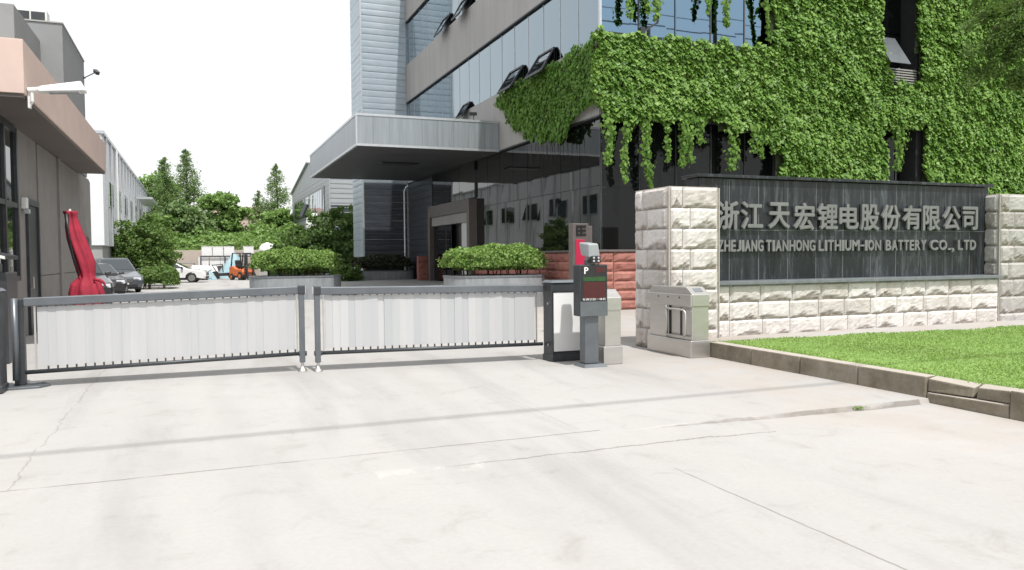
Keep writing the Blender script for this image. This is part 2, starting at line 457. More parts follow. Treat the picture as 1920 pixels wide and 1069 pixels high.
# ------------------------------------------------------------------ mesh helpers
class MB:
    def __init__(s):
        s.v, s.f, s.m, s.attr = [], [], [], []
    def add(s, vs, fs, m=0, attr=None):
        k = len(s.v)
        s.v += [tuple(v) for v in vs]
        s.f += [tuple(i + k for i in f) for f in fs]
        s.m += [m] * len(fs)
        s.attr += attr if attr is not None else [0.] * len(vs)
        return s
    def box(s, x0, x1, y0, y1, z0, z1, m=0):
        x0, x1 = min(x0, x1), max(x0, x1); y0, y1 = min(y0, y1), max(y0, y1); z0, z1 = min(z0, z1), max(z0, z1)
        return s.add([(x0, y0, z0), (x1, y0, z0), (x1, y1, z0), (x0, y1, z0), (x0, y0, z1), (x1, y0, z1), (x1, y1, z1), (x0, y1, z1)],
                     [(3, 2, 1, 0), (4, 5, 6, 7), (0, 1, 5, 4), (1, 2, 6, 5), (2, 3, 7, 6), (3, 0, 4, 7)], m)
    def hexa(s, bot, top, m=0):
        return s.add(list(bot) + list(top), [(3, 2, 1, 0), (4, 5, 6, 7), (0, 1, 5, 4), (1, 2, 6, 5), (2, 3, 7, 6), (3, 0, 4, 7)], m)
    def bar(s, p0, p1, w, t, m=0, up=(0, 0, 1)):
        p0, p1 = Vector(p0), Vector(p1)
        d = (p1 - p0).normalized()
        a = d.cross(Vector(up))
        if a.length < 1e-4:
            a = d.cross(Vector((1, 0, 0)))
        a.normalize()
        b = d.cross(a)
        a, b = a * w / 2, b * t / 2
        return s.hexa([p0 - a - b, p0 + a - b, p0 + a + b, p0 - a + b], [p1 - a - b, p1 + a - b, p1 + a + b, p1 - a + b], m)
    def tube(s, pts, r, n=10, m=0, cap=True):
        pts = [Vector(p) for p in pts]
        rs = r if isinstance(r, (list, tuple)) else [r] * len(pts)
        vs, fs = [], []
        ref = None
        for i, p in enumerate(pts):
            d = (pts[min(i + 1, len(pts) - 1)] - pts[max(i - 1, 0)]).normalized()
            if ref is None:
                ref = Vector((0, 0, 1)) if abs(d.z) < .9 else Vector((1, 0, 0))
            a = d.cross(ref).normalized()
            b = a.cross(d).normalized()
            ref = b
            for k in range(n):
                t = 2 * math.pi * k / n
                vs.append(p + a * math.cos(t) * rs[i] + b * math.sin(t) * rs[i])
        for i in range(len(pts) - 1):
            for k in range(n):
                fs.append((i * n + k, i * n + (k + 1) % n, (i + 1) * n + (k + 1) % n, (i + 1) * n + k))
        if cap:
            fs.append(tuple(range(n - 1, -1, -1)))
            fs.append(tuple((len(pts) - 1) * n + k for k in range(n)))
        return s.add(vs, fs, m)
    def prism(s, poly, axis, a0, a1, m=0):
        # poly in the two remaining axes (x,z) for 'y', (y,z) for 'x', (x,y) for 'z'
        def pt(u, v, a):
            return {'y': (u, a, v), 'x': (a, u, v), 'z': (u, v, a)}[axis]
        n = len(poly)
        vs = [pt(u, v, a0) for u, v in poly] + [pt(u, v, a1) for u, v in poly]
        fs = [tuple(range(n - 1, -1, -1)), tuple(range(n, 2 * n))]
        fs += [(i, (i + 1) % n, n + (i + 1) % n, n + i) for i in range(n)]
        return s.add(vs, fs, m)
    def lathe(s, prof, c, n=24, m=0, sx=1., sy=1.):
        vs, fs = [], []
        for r, z in prof:
            for k in range(n):
                t = 2 * math.pi * k / n
                vs.append((c[0] + r * sx * math.cos(t), c[1] + r * sy * math.sin(t), c[2] + z))
        for i in range(len(prof) - 1):
            for k in range(n):
                fs.append((i * n + k, i * n + (k + 1) % n, (i + 1) * n + (k + 1) % n, (i + 1) * n + k))
        fs.append(tuple(range(n - 1, -1, -1)))
        fs.append(tuple((len(prof) - 1) * n + k for k in range(n)))
        return s.add(vs, fs, m)
    def quad(s, a, b, c, d, m=0):
        return s.add([a, b, c, d], [(0, 1, 2, 3)], m)
    def build(s, name, mats, parent=None, bevel=0., smooth=False, local=False, seg=2, fixn=True):
        me = bpy.data.meshes.new(name)
        vs = s.v
        if parent is not None and not local:
            L = wloc(parent)
            vs = [(x - L.x, y - L.y, z - L.z) for x, y, z in vs]
        me.from_pydata(vs, [], s.f)
        mats = mats if isinstance(mats, (list, tuple)) else [mats]
        for mm in mats:
            me.materials.append(mm)
        if len(mats) > 1:
            me.polygons.foreach_set("material_index", s.m)
        if any(s.attr):
            a = me.attributes.new("broken", 'FLOAT', 'POINT')
            a.data.foreach_set("value", s.attr)
        if fixn:
            bm = bmesh.new()
            bm.from_mesh(me)
            bmesh.ops.recalc_face_normals(bm, faces=bm.faces)
            bm.to_mesh(me)
            bm.free()
        if smooth:
            me.polygons.foreach_set("use_smooth", [True] * len(me.polygons))
        me.update()
        o = bpy.data.objects.new(name, me)
        COL.objects.link(o)
        o.parent = parent
        if bevel:
            bv = o.modifiers.new("edge", 'BEVEL')
            bv.width = bevel
            bv.segments = seg
            bv.limit_method = 'ANGLE'
            bv.angle_limit = math.radians(40)
        return o

def wloc(o):
    L = Vector((0, 0, 0))
    while o is not None:
        L = L + o.location
        o = o.parent
    return L

def tag(o, label=None, cat=None, group=None, kind=None):
    if label: o['label'] = label
    if cat: o['category'] = cat
    if group: o['group'] = group
    if kind: o['kind'] = kind
    return o

def thing(name, label, cat, loc=(0, 0, 0), rz=0., group=None):
    o = bpy.data.objects.new(name, None)
    o.empty_display_size = .2
    COL.objects.link(o)
    o.location = loc
    o.rotation_euler = (0, 0, rz)
    return tag(o, label, cat, group)

def kids(o):
    return [c for c in bpy.data.objects if c.parent == o]

def copy_tree(o, parent=None):
    c = o.copy()
    COL.objects.link(c)
    c.parent = parent
    for ch in kids(o):
        copy_tree(ch, c)
    return c

def place_local(mb_fn):
    return mb_fn

# ------------------------------------------------------------------ leaves
def leaf_obj(name, C, T, N, S, material, parent=None, width=.75, fold=.22, loc=None):
    """One mesh of folded leaves. C centres, T tip directions, N normals, S sizes."""
    n = len(C)
    C = np.asarray(C, float); T = np.asarray(T, float); N = np.asarray(N, float); S = np.asarray(S, float).reshape(-1, 1)
    T /= np.linalg.norm(T, axis=1, keepdims=True) + 1e-9
    B = np.cross(T, N)
    B /= np.linalg.norm(B, axis=1, keepdims=True) + 1e-9
    N = np.cross(B, T)
    V = np.empty((n, 4, 3))
    V[:, 0] = C - T * S * .5
    V[:, 1] = C - B * S * width * .5 + N * S * fold - T * S * .08
    V[:, 2] = C + T * S * .5
    V[:, 3] = C + B * S * width * .5 + N * S * fold - T * S * .08
    if parent is not None:
        V -= np.array(wloc(parent))
    me = bpy.data.meshes.new(name)
    me.vertices.add(n * 4)
    me.vertices.foreach_set("co", V.reshape(-1))
    me.loops.add(n * 6)
    idx = (np.arange(n)[:, None] * 4 + np.array([0, 1, 2, 0, 2, 3])[None]).reshape(-1)
    me.loops.foreach_set("vertex_index", idx.astype(np.int32))
    me.polygons.add(n * 2)
    me.polygons.foreach_set("loop_start", (np.arange(n * 2) * 3).astype(np.int32))
    me.polygons.foreach_set("loop_total", np.full(n * 2, 3, np.int32))
    me.materials.append(material)
    me.update(calc_edges=True)
    me.validate()
    o = bpy.data.objects.new(name, me)
    COL.objects.link(o)
    o.parent = parent
    return o

def rand_dirs(n):
    d = rng.normal(size=(n, 3))
    return d / (np.linalg.norm(d, axis=1, keepdims=True) + 1e-9)

def vnoise(P, s, seed=0.):
    return np.array([noise.noise(Vector((p[0] * s + seed, p[1] * s, p[2] * s))) for p in P])

def in_poly(P, poly):
    x, y = P[:, 0], P[:, 1]
    r = np.zeros(len(P), bool)
    j = len(poly) - 1
    for i in range(len(poly)):
        xi, yi = poly[i]; xj, yj = poly[j]
        c = ((yi > y) != (yj > y)) & (x < (xj - xi) * (y - yi) / (yj - yi + 1e-12) + xi)
        r ^= c
        j = i
    return r

def crown(ells, nclump, nleaf, size, rclump, up=.5, shell=.55, droop=0.):
    """Leaf clumps spread through a set of ellipsoids -> C, T, N, S"""
    vol = np.array([e[3] * e[4] * e[5] for e in ells]) ** .75
    pick = rng.choice(len(ells), nclump, p=vol / vol.sum())
    E = np.array(ells)[pick]
    d = rand_dirs(nclump)
    rad = shell + (1 - shell) * rng.random((nclump, 1)) ** .6
    rad *= 1 + .18 * rng.normal(size=(nclump, 1))
    cc = E[:, :3] + d * rad * E[:, 3:6]
    rr = rclump * (.55 + .9 * rng.random(nclump))
    C = np.repeat(cc, nleaf, 0)
    n = len(C)
    off = rand_dirs(n) * (rng.random((n, 1)) ** .5) * np.repeat(rr, nleaf)[:, None]
    off[:, 2] *= .65
    C = C + off
    N = rand_dirs(n) + off / (np.linalg.norm(off, axis=1, keepdims=True) + 1e-9) * .7 + np.array([0, 0, up])
    T = rand_dirs(n) + np.array([0, 0, -droop])
    S = size * (.6 + .8 * rng.random(n))
    return C, T, N, S

def limbs(base, ells, trunk_h, r0, nlimb=7):
    mb = MB()
    b = Vector(base)
    top = Vector((np.mean([e[0] for e in ells]), np.mean([e[1] for e in ells]), max(e[2] for e in ells)))
    pts = [b, b.lerp(Vector((top.x, top.y, b.z + trunk_h)), .5) + Vector((random.uniform(-.1, .1), random.uniform(-.1, .1), 0)),
           Vector((b.x * .5 + top.x * .5, b.y * .5 + top.y * .5, b.z + trunk_h)), top]
    mb.tube(pts, [r0, r0 * .8, r0 * .62, r0 * .15], 9)
    for i in range(nlimb):
        e = ells[i % len(ells)]
        st = Vector(pts[1]).lerp(pts[2], random.random()) if random.random() < .5 else Vector(pts[2]).lerp(pts[3], random.random() * .5)
        d = Vector((random.uniform(-1, 1), random.uniform(-1, 1), random.uniform(-.1, .8)))
        en = Vector((e[0] + d.x * e[3] * .75, e[1] + d.y * e[4] * .75, e[2] + d.z * e[5] * .75))
        md = st.lerp(en, .5) + Vector((0, 0, .08 * (en - st).length))
        mb.tube([st, md, en], [r0 * .36, r0 * .22, r0 * .06], 6)
    return mb

def make_tree(name, label, cat, base, ells, nclump, nleaf, size, rclump, m, trunk_h, r0, group=None, nlimb=7, **kw):
    t = thing(name, label, cat, base, group=group)
    limbs(base, ells, trunk_h, r0, nlimb).build('trunk', M['trunk'], t, smooth=True)
    C, T, N, S = crown(ells, nclump, nleaf, size, rclump, **kw)
    leaf_obj('crown', C, T, N, S, m, t)
    return t

def make_conifer(name, label, base, h, rad, m, nb=110, nl=44, size=.3, z0=.12, group=None):
    t = thing(name, label, 'tree', base, group=group)
    mb = MB()
    b = Vector(base)
    mb.tube([b, b + Vector((.05, 0, h * .5)), b + Vector((0, 0, h))], [h * .016, h * .01, .02], 8)
    Cs, Ts, Ns, Ss = [], [], [], []
    for i in range(nb):
        f = z0 + (1 - z0) * (i + random.random()) / nb
        L = rad * (1 - f) ** .75 * random.uniform(.6, 1.15) + .12
        a = random.uniform(0, 2 * math.pi)
        st = b + Vector((0, 0, h * f))
        d = Vector((math.cos(a), math.sin(a), random.uniform(.1, .45)))
        en = st + d * L
        if i % 3 == 0:
            mb.tube([st, en], [.05 * (1 - f) + .012, .008], 5)
        k = max(8, int(nl * (1 - f * .6)))
        u = rng.random(k) ** .7
        P = np.array(st)[None] + np.array(en - st)[None] * u[:, None]
        P += rng.normal(size=(k, 3)) * (np.array([.13, .13, .12]) * L * .8 + .05)
        Cs.append(P)
        Ts.append(np.array(d)[None] + rng.normal(size=(k, 3)) * .5 + np.array([0, 0, -.3]))
        Ns.append(rng.normal(size=(k, 3)) * .6 + np.array([0, 0, 1.]))
        Ss.append(size * (.5 + .8 * rng.random(k)) * (1 - .35 * f))
    mb.build('trunk', M['trunk'], t, smooth=True)
    leaf_obj('crown', np.concatenate(Cs), np.concatenate(Ts), np.concatenate(Ns), np.concatenate(Ss), m, t, width=.45)
    return t

def box_hedge(c, half, n, size, rnd=.35, power=3.2, rag=.085):
    """leaf positions over the surface of a rounded clipped hedge (superellipsoid, no underside)"""
    d = rand_dirs(n)
    d[:, 2] = np.abs(d[:, 2]) * 1.2 - .45
    h = np.array(half)
    k = (np.abs(d / 1.0) ** power).sum(1) ** (-1 / power)
    P = d * k[:, None]
    bumps = vnoise(P * h, 2.2, 3.1) * rag * 2 + vnoise(P * h, 6., 9.) * rag
    depth = 1 - (rng.random(n) ** 2) * rnd * .6 + bumps
    shoot = rng.random(n) < .05
    depth[shoot] += .10 * rng.random(int(shoot.sum()))
    Q = P * depth[:, None]
    nrm = np.sign(P) * np.abs(P) ** (power - 1) / h
    nrm /= np.linalg.norm(nrm, axis=1, keepdims=True)
    Q[:, 2] *= 1 + .35 * vnoise(np.stack([Q[:, 0] * h[0], Q[:, 1] * h[1], Q[:, 0] * 0], 1), 1.1, c[0])
    C = np.array(c)[None] + Q * h
    N = nrm + rand_dirs(n) * .8 + np.array([0, 0, .35])
    T = rand_dirs(n) + nrm * .5 + np.array([0, 0, .2])
    S = size * (.6 + .8 * rng.random(n))
    return C, T, N, S

# ------------------------------------------------------------------ stone work
def stone_face(mb, O, u, n, width, rows, bw, proud=.035, nu=9, nv=6, off0=0., gap=.012, notch=.35, seed=0., rough=1.):
    """rows of rock-faced blocks. O lower-left corner, u along, n outward, z up."""
    O, u, n = Vector(O), Vector(u).normalized(), Vector(n).normalized()
    z = 0.
    rs = random.Random(int(seed * 100) + 5)
    for ri, h in enumerate(rows):
        x = 0.
        first = True
        while x < width - 1e-4:
            w = bw * rs.uniform(.92, 1.08)
            if first:
                w = bw * (off0 if ri % 2 else 1 - off0) if off0 else bw
                first = False
            if width - (x + w) < bw * .3:
                w = width - x
            vs, fs, at = [], [], []
            sd = seed + ri * 13.7 + x * 5.1
            peak = rs.uniform(.2, .8); amp = rs.uniform(.3, 1.15) * notch; wd = rs.uniform(.22, .6)
            dip = rs.uniform(.6, 1.)
            for j in range(nv + 1):
                for i in range(nu + 1):
                    a, b_ = i / nu, j / nv
                    e = min(a * w, (1 - a) * w, b_ * h, (1 - b_) * h)
                    pil = min(1, e / .035) ** .6
                    q = noise.noise(Vector((a * w * 7 + sd, b_ * h * 7, sd * .7)))
                    q2 = noise.noise(Vector((a * w * 19 + sd, b_ * h * 19, sd * .3)))
                    lim = amp * max(0, 1 - abs(a - peak) / wd) + .07 + .07 * noise.noise(Vector((a * w * 9, sd, 2.)))
                    brk = 0.
                    d = proud * pil * (1 + .28 * q * rough) + .012 * q2 * pil * rough
                    if b_ < lim and 0 < i < nu:
                        brk = min(1, (lim - b_) / .08)
                        d -= proud * .85 * brk * dip * (1 if j else 0)
                        brk = brk * (.75 + .5 * q2)
                    uu = gap / 2 + a * (w - gap)
                    zz = gap / 2 + b_ * (h - gap)
                    vs.append(O + u * (x + uu) + Vector((0, 0, z + zz)) + n * d)
                    at.append(max(0., min(1., brk)))
            for j in range(nv):
                for i in range(nu):
                    k = j * (nu + 1) + i
                    fs.append((k, k + 1, k + nu + 2, k + nu + 1))
            # skirt so each block has depth
            base = len(vs)
            ring = [i for i in range(nu + 1)] + [j * (nu + 1) + nu for j in range(1, nv + 1)] + [nv * (nu + 1) + i for i in range(nu - 1, -1, -1)] + [j * (nu + 1) for j in range(nv - 1, 0, -1)]
            for r in ring:
                vs.append(vs[r] - n * .03)
                at.append(.5)
            for k in range(len(ring)):
                k2 = (k + 1) % len(ring)
                fs.append((ring[k2], ring[k], base + k, base + k2))
            mb.add(vs, fs, 0, at)
            x += w
        z += h

# ================================================================== SETTING
def build_ground():
    mb = MB()
    xs = sorted(set([-700, -200, -60, -20, -8, -4, -2, 0, 1, 2, 3, 3.5, 4, 4.5, 5, 5.5, 6, 6.5, 7, 7.45, 9, 12, 20, 60, 200, 700]))
    def drop(x):
        t = max(0, min(1, (x - 3.2) / 3.6))
        return -.05 * t * t * (3 - 2 * t)
    def edge(x):
        return 6.22 + .05 * noise.noise(Vector((x * 1.3, 4, 0))) + .03 * noise.noise(Vector((x * 4, 1, 0)))
    xs2 = []
    for a, b in zip(xs, xs[1:]):
        k = max(1, int((b - a) / .12)) if 3 <= a < 7.5 else 1
        xs2 += [a + (b - a) * i / k for i in range(k)]
    xs2.append(xs[-1])
    vs, fs = [], []
    for x in xs2:                                    # near road, step, forecourt
        e = edge(x) if 3 <= x <= 7.5 else 6.22
        vs += [(x, -700, drop(x)), (x, e - .02, drop(x)), (x, e, 0), (x, 1500, 0)]
    for i in range(len(xs2) - 1):
        for j in range(3):
            fs.append((i * 4 + j, (i + 1) * 4 + j, (i + 1) * 4 + j + 1, i * 4 + j + 1))
    mb.add(vs, fs)
    tag(mb.build('ground', M['ground'], fixn=False), kind='structure')
build_ground()

# planted bed: kerb, lawn, paving strip
def build_bed():
    mb = MB()
    y = 10.15
    i = 0
    while y > -6:
        L = .98 + random.uniform(-.02, .02)
        y1 = y - L
        j = random.uniform(-.008, .008)
        if 5.15 < y - L / 2 < 6.15:
            # broken kerb stone, split lengthwise and across but still in line
            ym = y1 + L * .42
            mb.hexa([(7.445, y1 + .005, -.06), (7.61, y1 + .005, -.06), (7.61, y - .005, -.06), (7.455, y - .005, -.06)],
                    [(7.43, y1 + .005, .085), (7.61, y1 + .005, .10), (7.61, y - .005, .07), (7.45, y - .005, .06)])
            mb.hexa([(7.455, y1 + .005, .095), (7.61, y1 + .005, .11), (7.61, ym - .01, .10), (7.475, ym - .02, .085)],
                    [(7.46, y1 + .005, .225), (7.61, y1 + .005, .24), (7.61, ym - .01, .235), (7.49, ym - .03, .20)])
            mb.hexa([(7.47, ym + .012, .088), (7.61, ym + .002, .105), (7.61, y - .005, .08), (7.465, y - .005, .07)],
                    [(7.50, ym + .02, .19), (7.61, ym + .002, .232), (7.61, y - .005, .24), (7.475, y - .005, .215)])
        else:
            mb.hexa([(7.44 + j, y1 + .005, -.06), (7.61, y1 + .005, -.06), (7.61, y - .005, -.06), (7.44 + j, y - .005, -.06)],
                    [(7.45 + j, y1 + .005, .235), (7.61, y1 + .005, .24), (7.61, y - .005, .24), (7.45 + j, y - .005, .235)])
        y = y1
        i += 1
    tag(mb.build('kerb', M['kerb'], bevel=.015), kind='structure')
    back = [(7.614, 10.35), (9.5, 10.26), (11.5, 10.16), (13.6, 10.05), (17, 9.9), (24, 9.6), (40, 9)]
    mb = MB()
    nx, ny = 90, 60
    def by(x):
        for (xa, ya), (xb, yb) in zip(back, back[1:]):
            if x <= xb:
                return ya + (yb - ya) * (x - xa) / (xb - xa)
        return back[-1][1]
    vs, fs = [], []
    for i in range(nx + 1):
        x = 7.614 + (40 - 7.614) * (i / nx) ** 2
        yb = by(x) + .04 * noise.noise(Vector((x * 3, 0, 0)))
        for j in range(ny + 1):
            yy = yb + (-6 - yb) * (j / ny) ** 1.4
            z = .205 + .02 * noise.noise(Vector((x * .8, yy * .8, 0))) + .01 * noise.noise(Vector((x * 3, yy * 3, 5)))
            vs.append((x, yy, z))
    for i in range(nx):
        for j in range(ny):
            k = i * (ny + 1) + j
            fs.append((k, k + 1, k + ny + 2, k + ny + 1))
    mb.add(vs, fs)
    tag(mb.build('lawn', M['lawn'], smooth=True), kind='structure')
    mb = MB()
    ps = [(x, y - .05) for x, y in back] + [(40, 11.2), (8.21, 11.2), (8.21, 10.9), (7.614, 10.9)]
    mb.prism(ps, 'z', -.05, .195)
    tag(mb.build('paving_strip', M['ground']), kind='structure')
    # grass
    n = 110000
    X = 7.58 + 12.5 * rng.random(n) ** 1.15
    yb = np.array([by(x) for x in X])
    Y = yb - (yb - 3.2) * rng.random(n)
    tall = np.array([noise.noise(Vector((x * .9, y * .9, 7))) for x, y in zip(X, Y)])
    h = (.016 + .02 * rng.random(n)) * (1 + .5 * tall)
    C = np.stack([X, Y, .205 + h * .4 + .02 * np.array([noise.noise(Vector((x * .8, y * .8, 0))) for x, y in zip(X, Y)])], 1)
    T = np.stack([rng.normal(size=n) * 1.1, rng.normal(size=n) * 1.1, np.ones(n)], 1)
    N = rand_dirs(n) * .6; N[:, 2] += .8
    tag(leaf_obj('grass', C, T, N, h * 1.3, M['grass'], width=.35, fold=.1), 'short bright green lawn grass in front of the stone sign wall', 'grass', kind='stuff')
    # little weed in the slab crack
    C = np.array([[6.42, 6.19, -.02]]) + rng.normal(size=(60, 3)) * np.array([.035, .012, .008])
    w = leaf_obj('weed', C, rand_dirs(60) + np.array([0, 0, .6]), rand_dirs(60) + np.array([0, 0, .5]), np.full(60, .02), M['grass'])
    tag(w, 'small green weed growing from the crack at the raised slab edge', 'plant')
build_bed()

# hill behind the far wall
def build_hill():
    mb = MB()
    vs, fs = [], []
    nx, ny = 40, 14
    for i in range(nx + 1):
        for j in range(ny + 1):
            x = -40 + 80 * i / nx
            y = 78.6 + 60 * (j / ny) ** 1.5
            z = 2.0 + 3.6 * (1 - math.exp(-(y - 78.6) / 10)) + .5 * noise.noise(Vector((x * .15, y * .15, 2)))
            vs.append((x, y, z))
    for i in range(nx):
        for j in range(ny):
            k = i * (ny + 1) + j
            fs.append((k, k + ny + 1, k + ny + 2, k + 1))
    mb.add(vs, fs)
    tag(mb.build('hill', mat('hill_earth', (.09, .11, .04), .95, var=.4, scale=.5), smooth=True), kind='structure')
    n = 9000
    X = -14 + 34 * rng.random(n); Y = 78.7 + 11 * rng.random(n)
    z = 2.1 + 3.6 * (1 - np.exp(-(Y - 78.6) / 10)) + 1.5 * np.clip(vnoise(np.stack([X, Y, X * 0], 1), .35, 2) + .25, 0, 1) * rng.random(n) + .2 * rng.random(n)
    C = np.stack([X, Y, z], 1)
    tag(leaf_obj('undergrowth', C, rand_dirs(n), rand_dirs(n) + np.array([0, -.3, .8]), .38 * (.6 + .8 * rng.random(n)), M['broad']),
        'low green bushes covering the bank above the beige wall', 'undergrowth', kind='stuff')
build_hill()

# ================================================================== MAIN BUILDING
XF, YF = 10.87, 20.1
def panes(mb, O, u, v, n, cols, rows, gap=.035, jit=.004, m=0):
    """thin panes; each one sits very slightly out of true"""
    O, u, v, n = Vector(O), Vector(u), Vector(v), Vector(n)
    for a, b in zip(cols, cols[1:]):
        for c, d in zip(rows, rows[1:]):
            q = []
            for (s, t) in ((a + gap / 2, c + gap / 2), (b - gap / 2, c + gap / 2), (b - gap / 2, d - gap / 2), (a + gap / 2, d - gap / 2)):
                q.append(O + u * s + v * t + n * random.uniform(-jit, jit))
            bk = [p - n * .02 for p in q]
            mb.hexa([bk[0], bk[1], q[1], q[0]], [bk[3], bk[2], q[2], q[3]], m)

def steps(a, b, d):
    k = max(1, round((b - a) / d))
    return [a + (b - a) * i / k for i in range(k + 1)]

def siding_rows(mb, O, u, n, width, z0, z1, pitch=.333, bulge=.022, big=3, m=0, gap=.012):
    O, u, n = Vector(O), Vector(u).normalized(), Vector(n).normalized()
    k = int(round((z1 - z0) / pitch))
    p = (z1 - z0) / k
    ns = 5
    for r in range(k):
        g = gap * (2.2 if r % big == 0 else 1)
        vs, fs = [], []
        sk = random.uniform(-.004, .004)
        for j in range(ns + 1):
            t = j / ns
            z = z0 + r * p + g + t * (p - g)
            d = bulge * (4 * t * (1 - t)) ** .6 + sk * t
            for s in (0., .03 / width, .5, 1 - .03 / width, 1.):
                dd = d * (0 if s in (0., 1.) else 1)
                vs.append(O + u * (s * width) + n * dd + Vector((0, 0, z)))
        for j in range(ns):
            for i in range(4):
                q = j * 5 + i
                fs.append((q, q + 1, q + 6, q + 5))
        mb.add(vs, fs, m)

def build_office():
    B = thing('office_building', 'dark glass office block with grey concrete bands, an entrance canopy and ivy over its corner', 'building', (XF, YF, 0))
    TOP = 17.2
    # inner mass
    w = MB()
    w.box(11.15, 40, 20.9, 45, 0, 5.62)
    w.box(11.15, 40, 20.9, 45, 5.62, TOP)
    w.build('wall', M['door_dark'], B)
    MB().box(10.70, 40.1, 19.9, 45.1, TOP + .005, TOP + .3).build('roof', M['concrete_band'], B)
    # concrete bands, west and front
    for z0, z1 in ((5.66, 7.85), (10.06, 12.05), (14.4, 16.4)):
        b = MB()
        ys = steps(20.45, 42.0, 2.7)
        for a, c in zip(ys, ys[1:]):
            b.box(10.84, 11.2, a + .004, c - .004, z0, z1)
        xs = steps(10.84, 17.2, 2.15)
        for a, c in zip(xs, xs[1:]):
            b.box(a + .004 if a > 10.9 else a, c - .004, 20.03, 20.446, z0, z1)
        b.build('concrete_band', M['concrete_band'], B)
        t = MB()
        t.box(10.825, 11.2, 20.45, 42.0, z0 - .045, z0 - .004)
        t.box(10.825, 17.2, 20.01, 20.446, z0 - .045, z0 - .004)
        t.build('band_edge', M['dark_metal'], B)
    # glazing strips
    ymul = steps(20.2, 41.95, 1.27)
    xmul = [10.95 + 1.27 * i for i in range(6)]
    for z0, z1 in ((7.855, 9.985), (12.055, 14.325)):
        g = MB()
        panes(g, (10.93, 0, 0), (0, 1, 0), (0, 0, 1), (-1, 0, 0), ymul, [z0, z1])
        g.build('window_strip', M['glass_pale'], B)
        g = MB()
        panes(g, (0, 20.13, 0), (1, 0, 0), (0, 0, 1), (0, -1, 0), xmul, [z0, z1])
        g.build('window_strip', M['glass_sky_tint'], B)
        f = MB()
        for y in ymul[1:]:
            f.box(10.918, 10.96, y - .009, y + .009, z0, z1)
        for x in xmul[1:]:
            MB().box(x - .016, x + .016, 20.10, 20.16, z0, z1).build('mullion', M['gate_metal'], B)
        f.box(10.90, 10.97, 20.08, 20.16, z0, z1)
        f.box(10.965, 11.14, 20.2, 41.95, z0, z1)
        f.box(10.97, 17.2, 20.165, 20.3, z0, z1)
        f.build('mullion', M['trim_metal'], B)
    # ground floor dark glass
    yg = [20.15 + 1.36 * i for i in range(9)]
    g = MB()
    panes(g, (10.97, 0, 0), (0, 1, 0), (0, 0, 1), (-1, 0, 0), yg, [1.78, 3.66, 5.58], gap=.02, jit=.0035)
    g.build('ground_floor_glass', M['glass_dark'], B)
    g = MB()
    panes(g, (0, 20.2, 0), (1, 0, 0), (0, 0, 1), (0, -1, 0), [10.98 + 1.28 * i for i in range(10)], [1.78, 3.6, 5.58], gap=.02, jit=.003)
    g.build('ground_floor_glass', M['glass_front'], B)
    f = MB()
    f.box(10.99, 11.14, 20.2, 31.05, 1.75, 5.585)
    f.box(10.99, 22.6, 20.23, 20.4, 1.75, 5.585)
    for x in [10.98 + 1.28 * i for i in range(10)]:
        f.box(x - .012, x + .012, 20.17, 20.22, 1.78, 5.585)
    f.box(10.945, 11.0, 20.165, 20.2, 1.78, 5.585)
    f.build('glass_frame', M['dark_metal'], B)
    # red plinth and its ledge
    p = MB()
    stone_face(p, (10.87, 31.0, .0), (0, -1, 0), (-1, 0, 0), 10.8, [.285] * 6, .95, proud=.05, nu=7, nv=4, off0=.5, notch=.3, seed=3.)
    stone_face(p, (10.87, 20.12, .0), (1, 0, 0), (0, -1, 0), 11.7, [.285] * 6, .95, proud=.05, nu=7, nv=4, off0=.5, notch=.3, seed=5.)
    p.box(10.9, 11.14, 20.15, 31, 0, 1.7)
    p.box(11.14, 22.6, 20.15, 20.4, 0, 1.7)
    p.build('red_plinth', M['brick'], B, fixn=False)
    l = MB()
    l.box(10.80, 11.13, 20.05, 31.0, 1.712, 1.775)
    l.box(11.13, 22.6, 20.05, 20.4, 1.712, 1.775)
    l.build('ledge', M['portal'], B, bevel=.01)
    # ivy-covered piers of the front and the recess between them
    pr = MB()
    pr.box(17.21, 21.6, 20.05, 20.88, 0, TOP)
    pr.box(23.3, 40, 20.05, 20.88, 0, TOP)
    pr.box(21.61, 23.29, 20.12, 20.85, 5.9, 7.3)
    pr.build('pier', M['door_dark'], B)
    rc = MB()
    panes(rc, (0, 20.7, 0), (1, 0, 0), (0, 0, 1), (0, -1, 0), [21.62, 22.45, 23.28], [7.4, 9.3, 11.2, 13.2])
    rc.build('recess_window', M['glass_front'], B)
    rc = MB()
    panes(rc, (0, 20.7, 0), (1, 0, 0), (0, 0, 1), (0, -1, 0), [21.62, 22.45, 23.28], [.3, 3.0, 5.8])
    rc.build('recess_window', M['glass_front'], B)
    rl = MB()
    for i in range(7):
        rl.box(21.66, 23.27, 20.02, 20.06, 7.36 + i * .085, 7.40 + i * .085)
    for x in (21.75, 22.5, 23.2):
        rl.box(x - .02, x + .02, 20.065, 20.10, 7.3, 7.95)
    rl.build('louvre_rail', M['concrete_band'], B)
    s = MB()
    s.hexa([(21.45, 19.45, 7.93), (22.35, 19.45, 7.93), (22.35, 19.49, 7.93), (21.45, 19.49, 7.93)],
           [(21.45, 20.12, 8.95), (22.35, 20.12, 8.95), (22.35, 20.16, 8.95), (21.45, 20.16, 8.95)])
    aw = s.build('awning_window', M['gate_metal'], B)
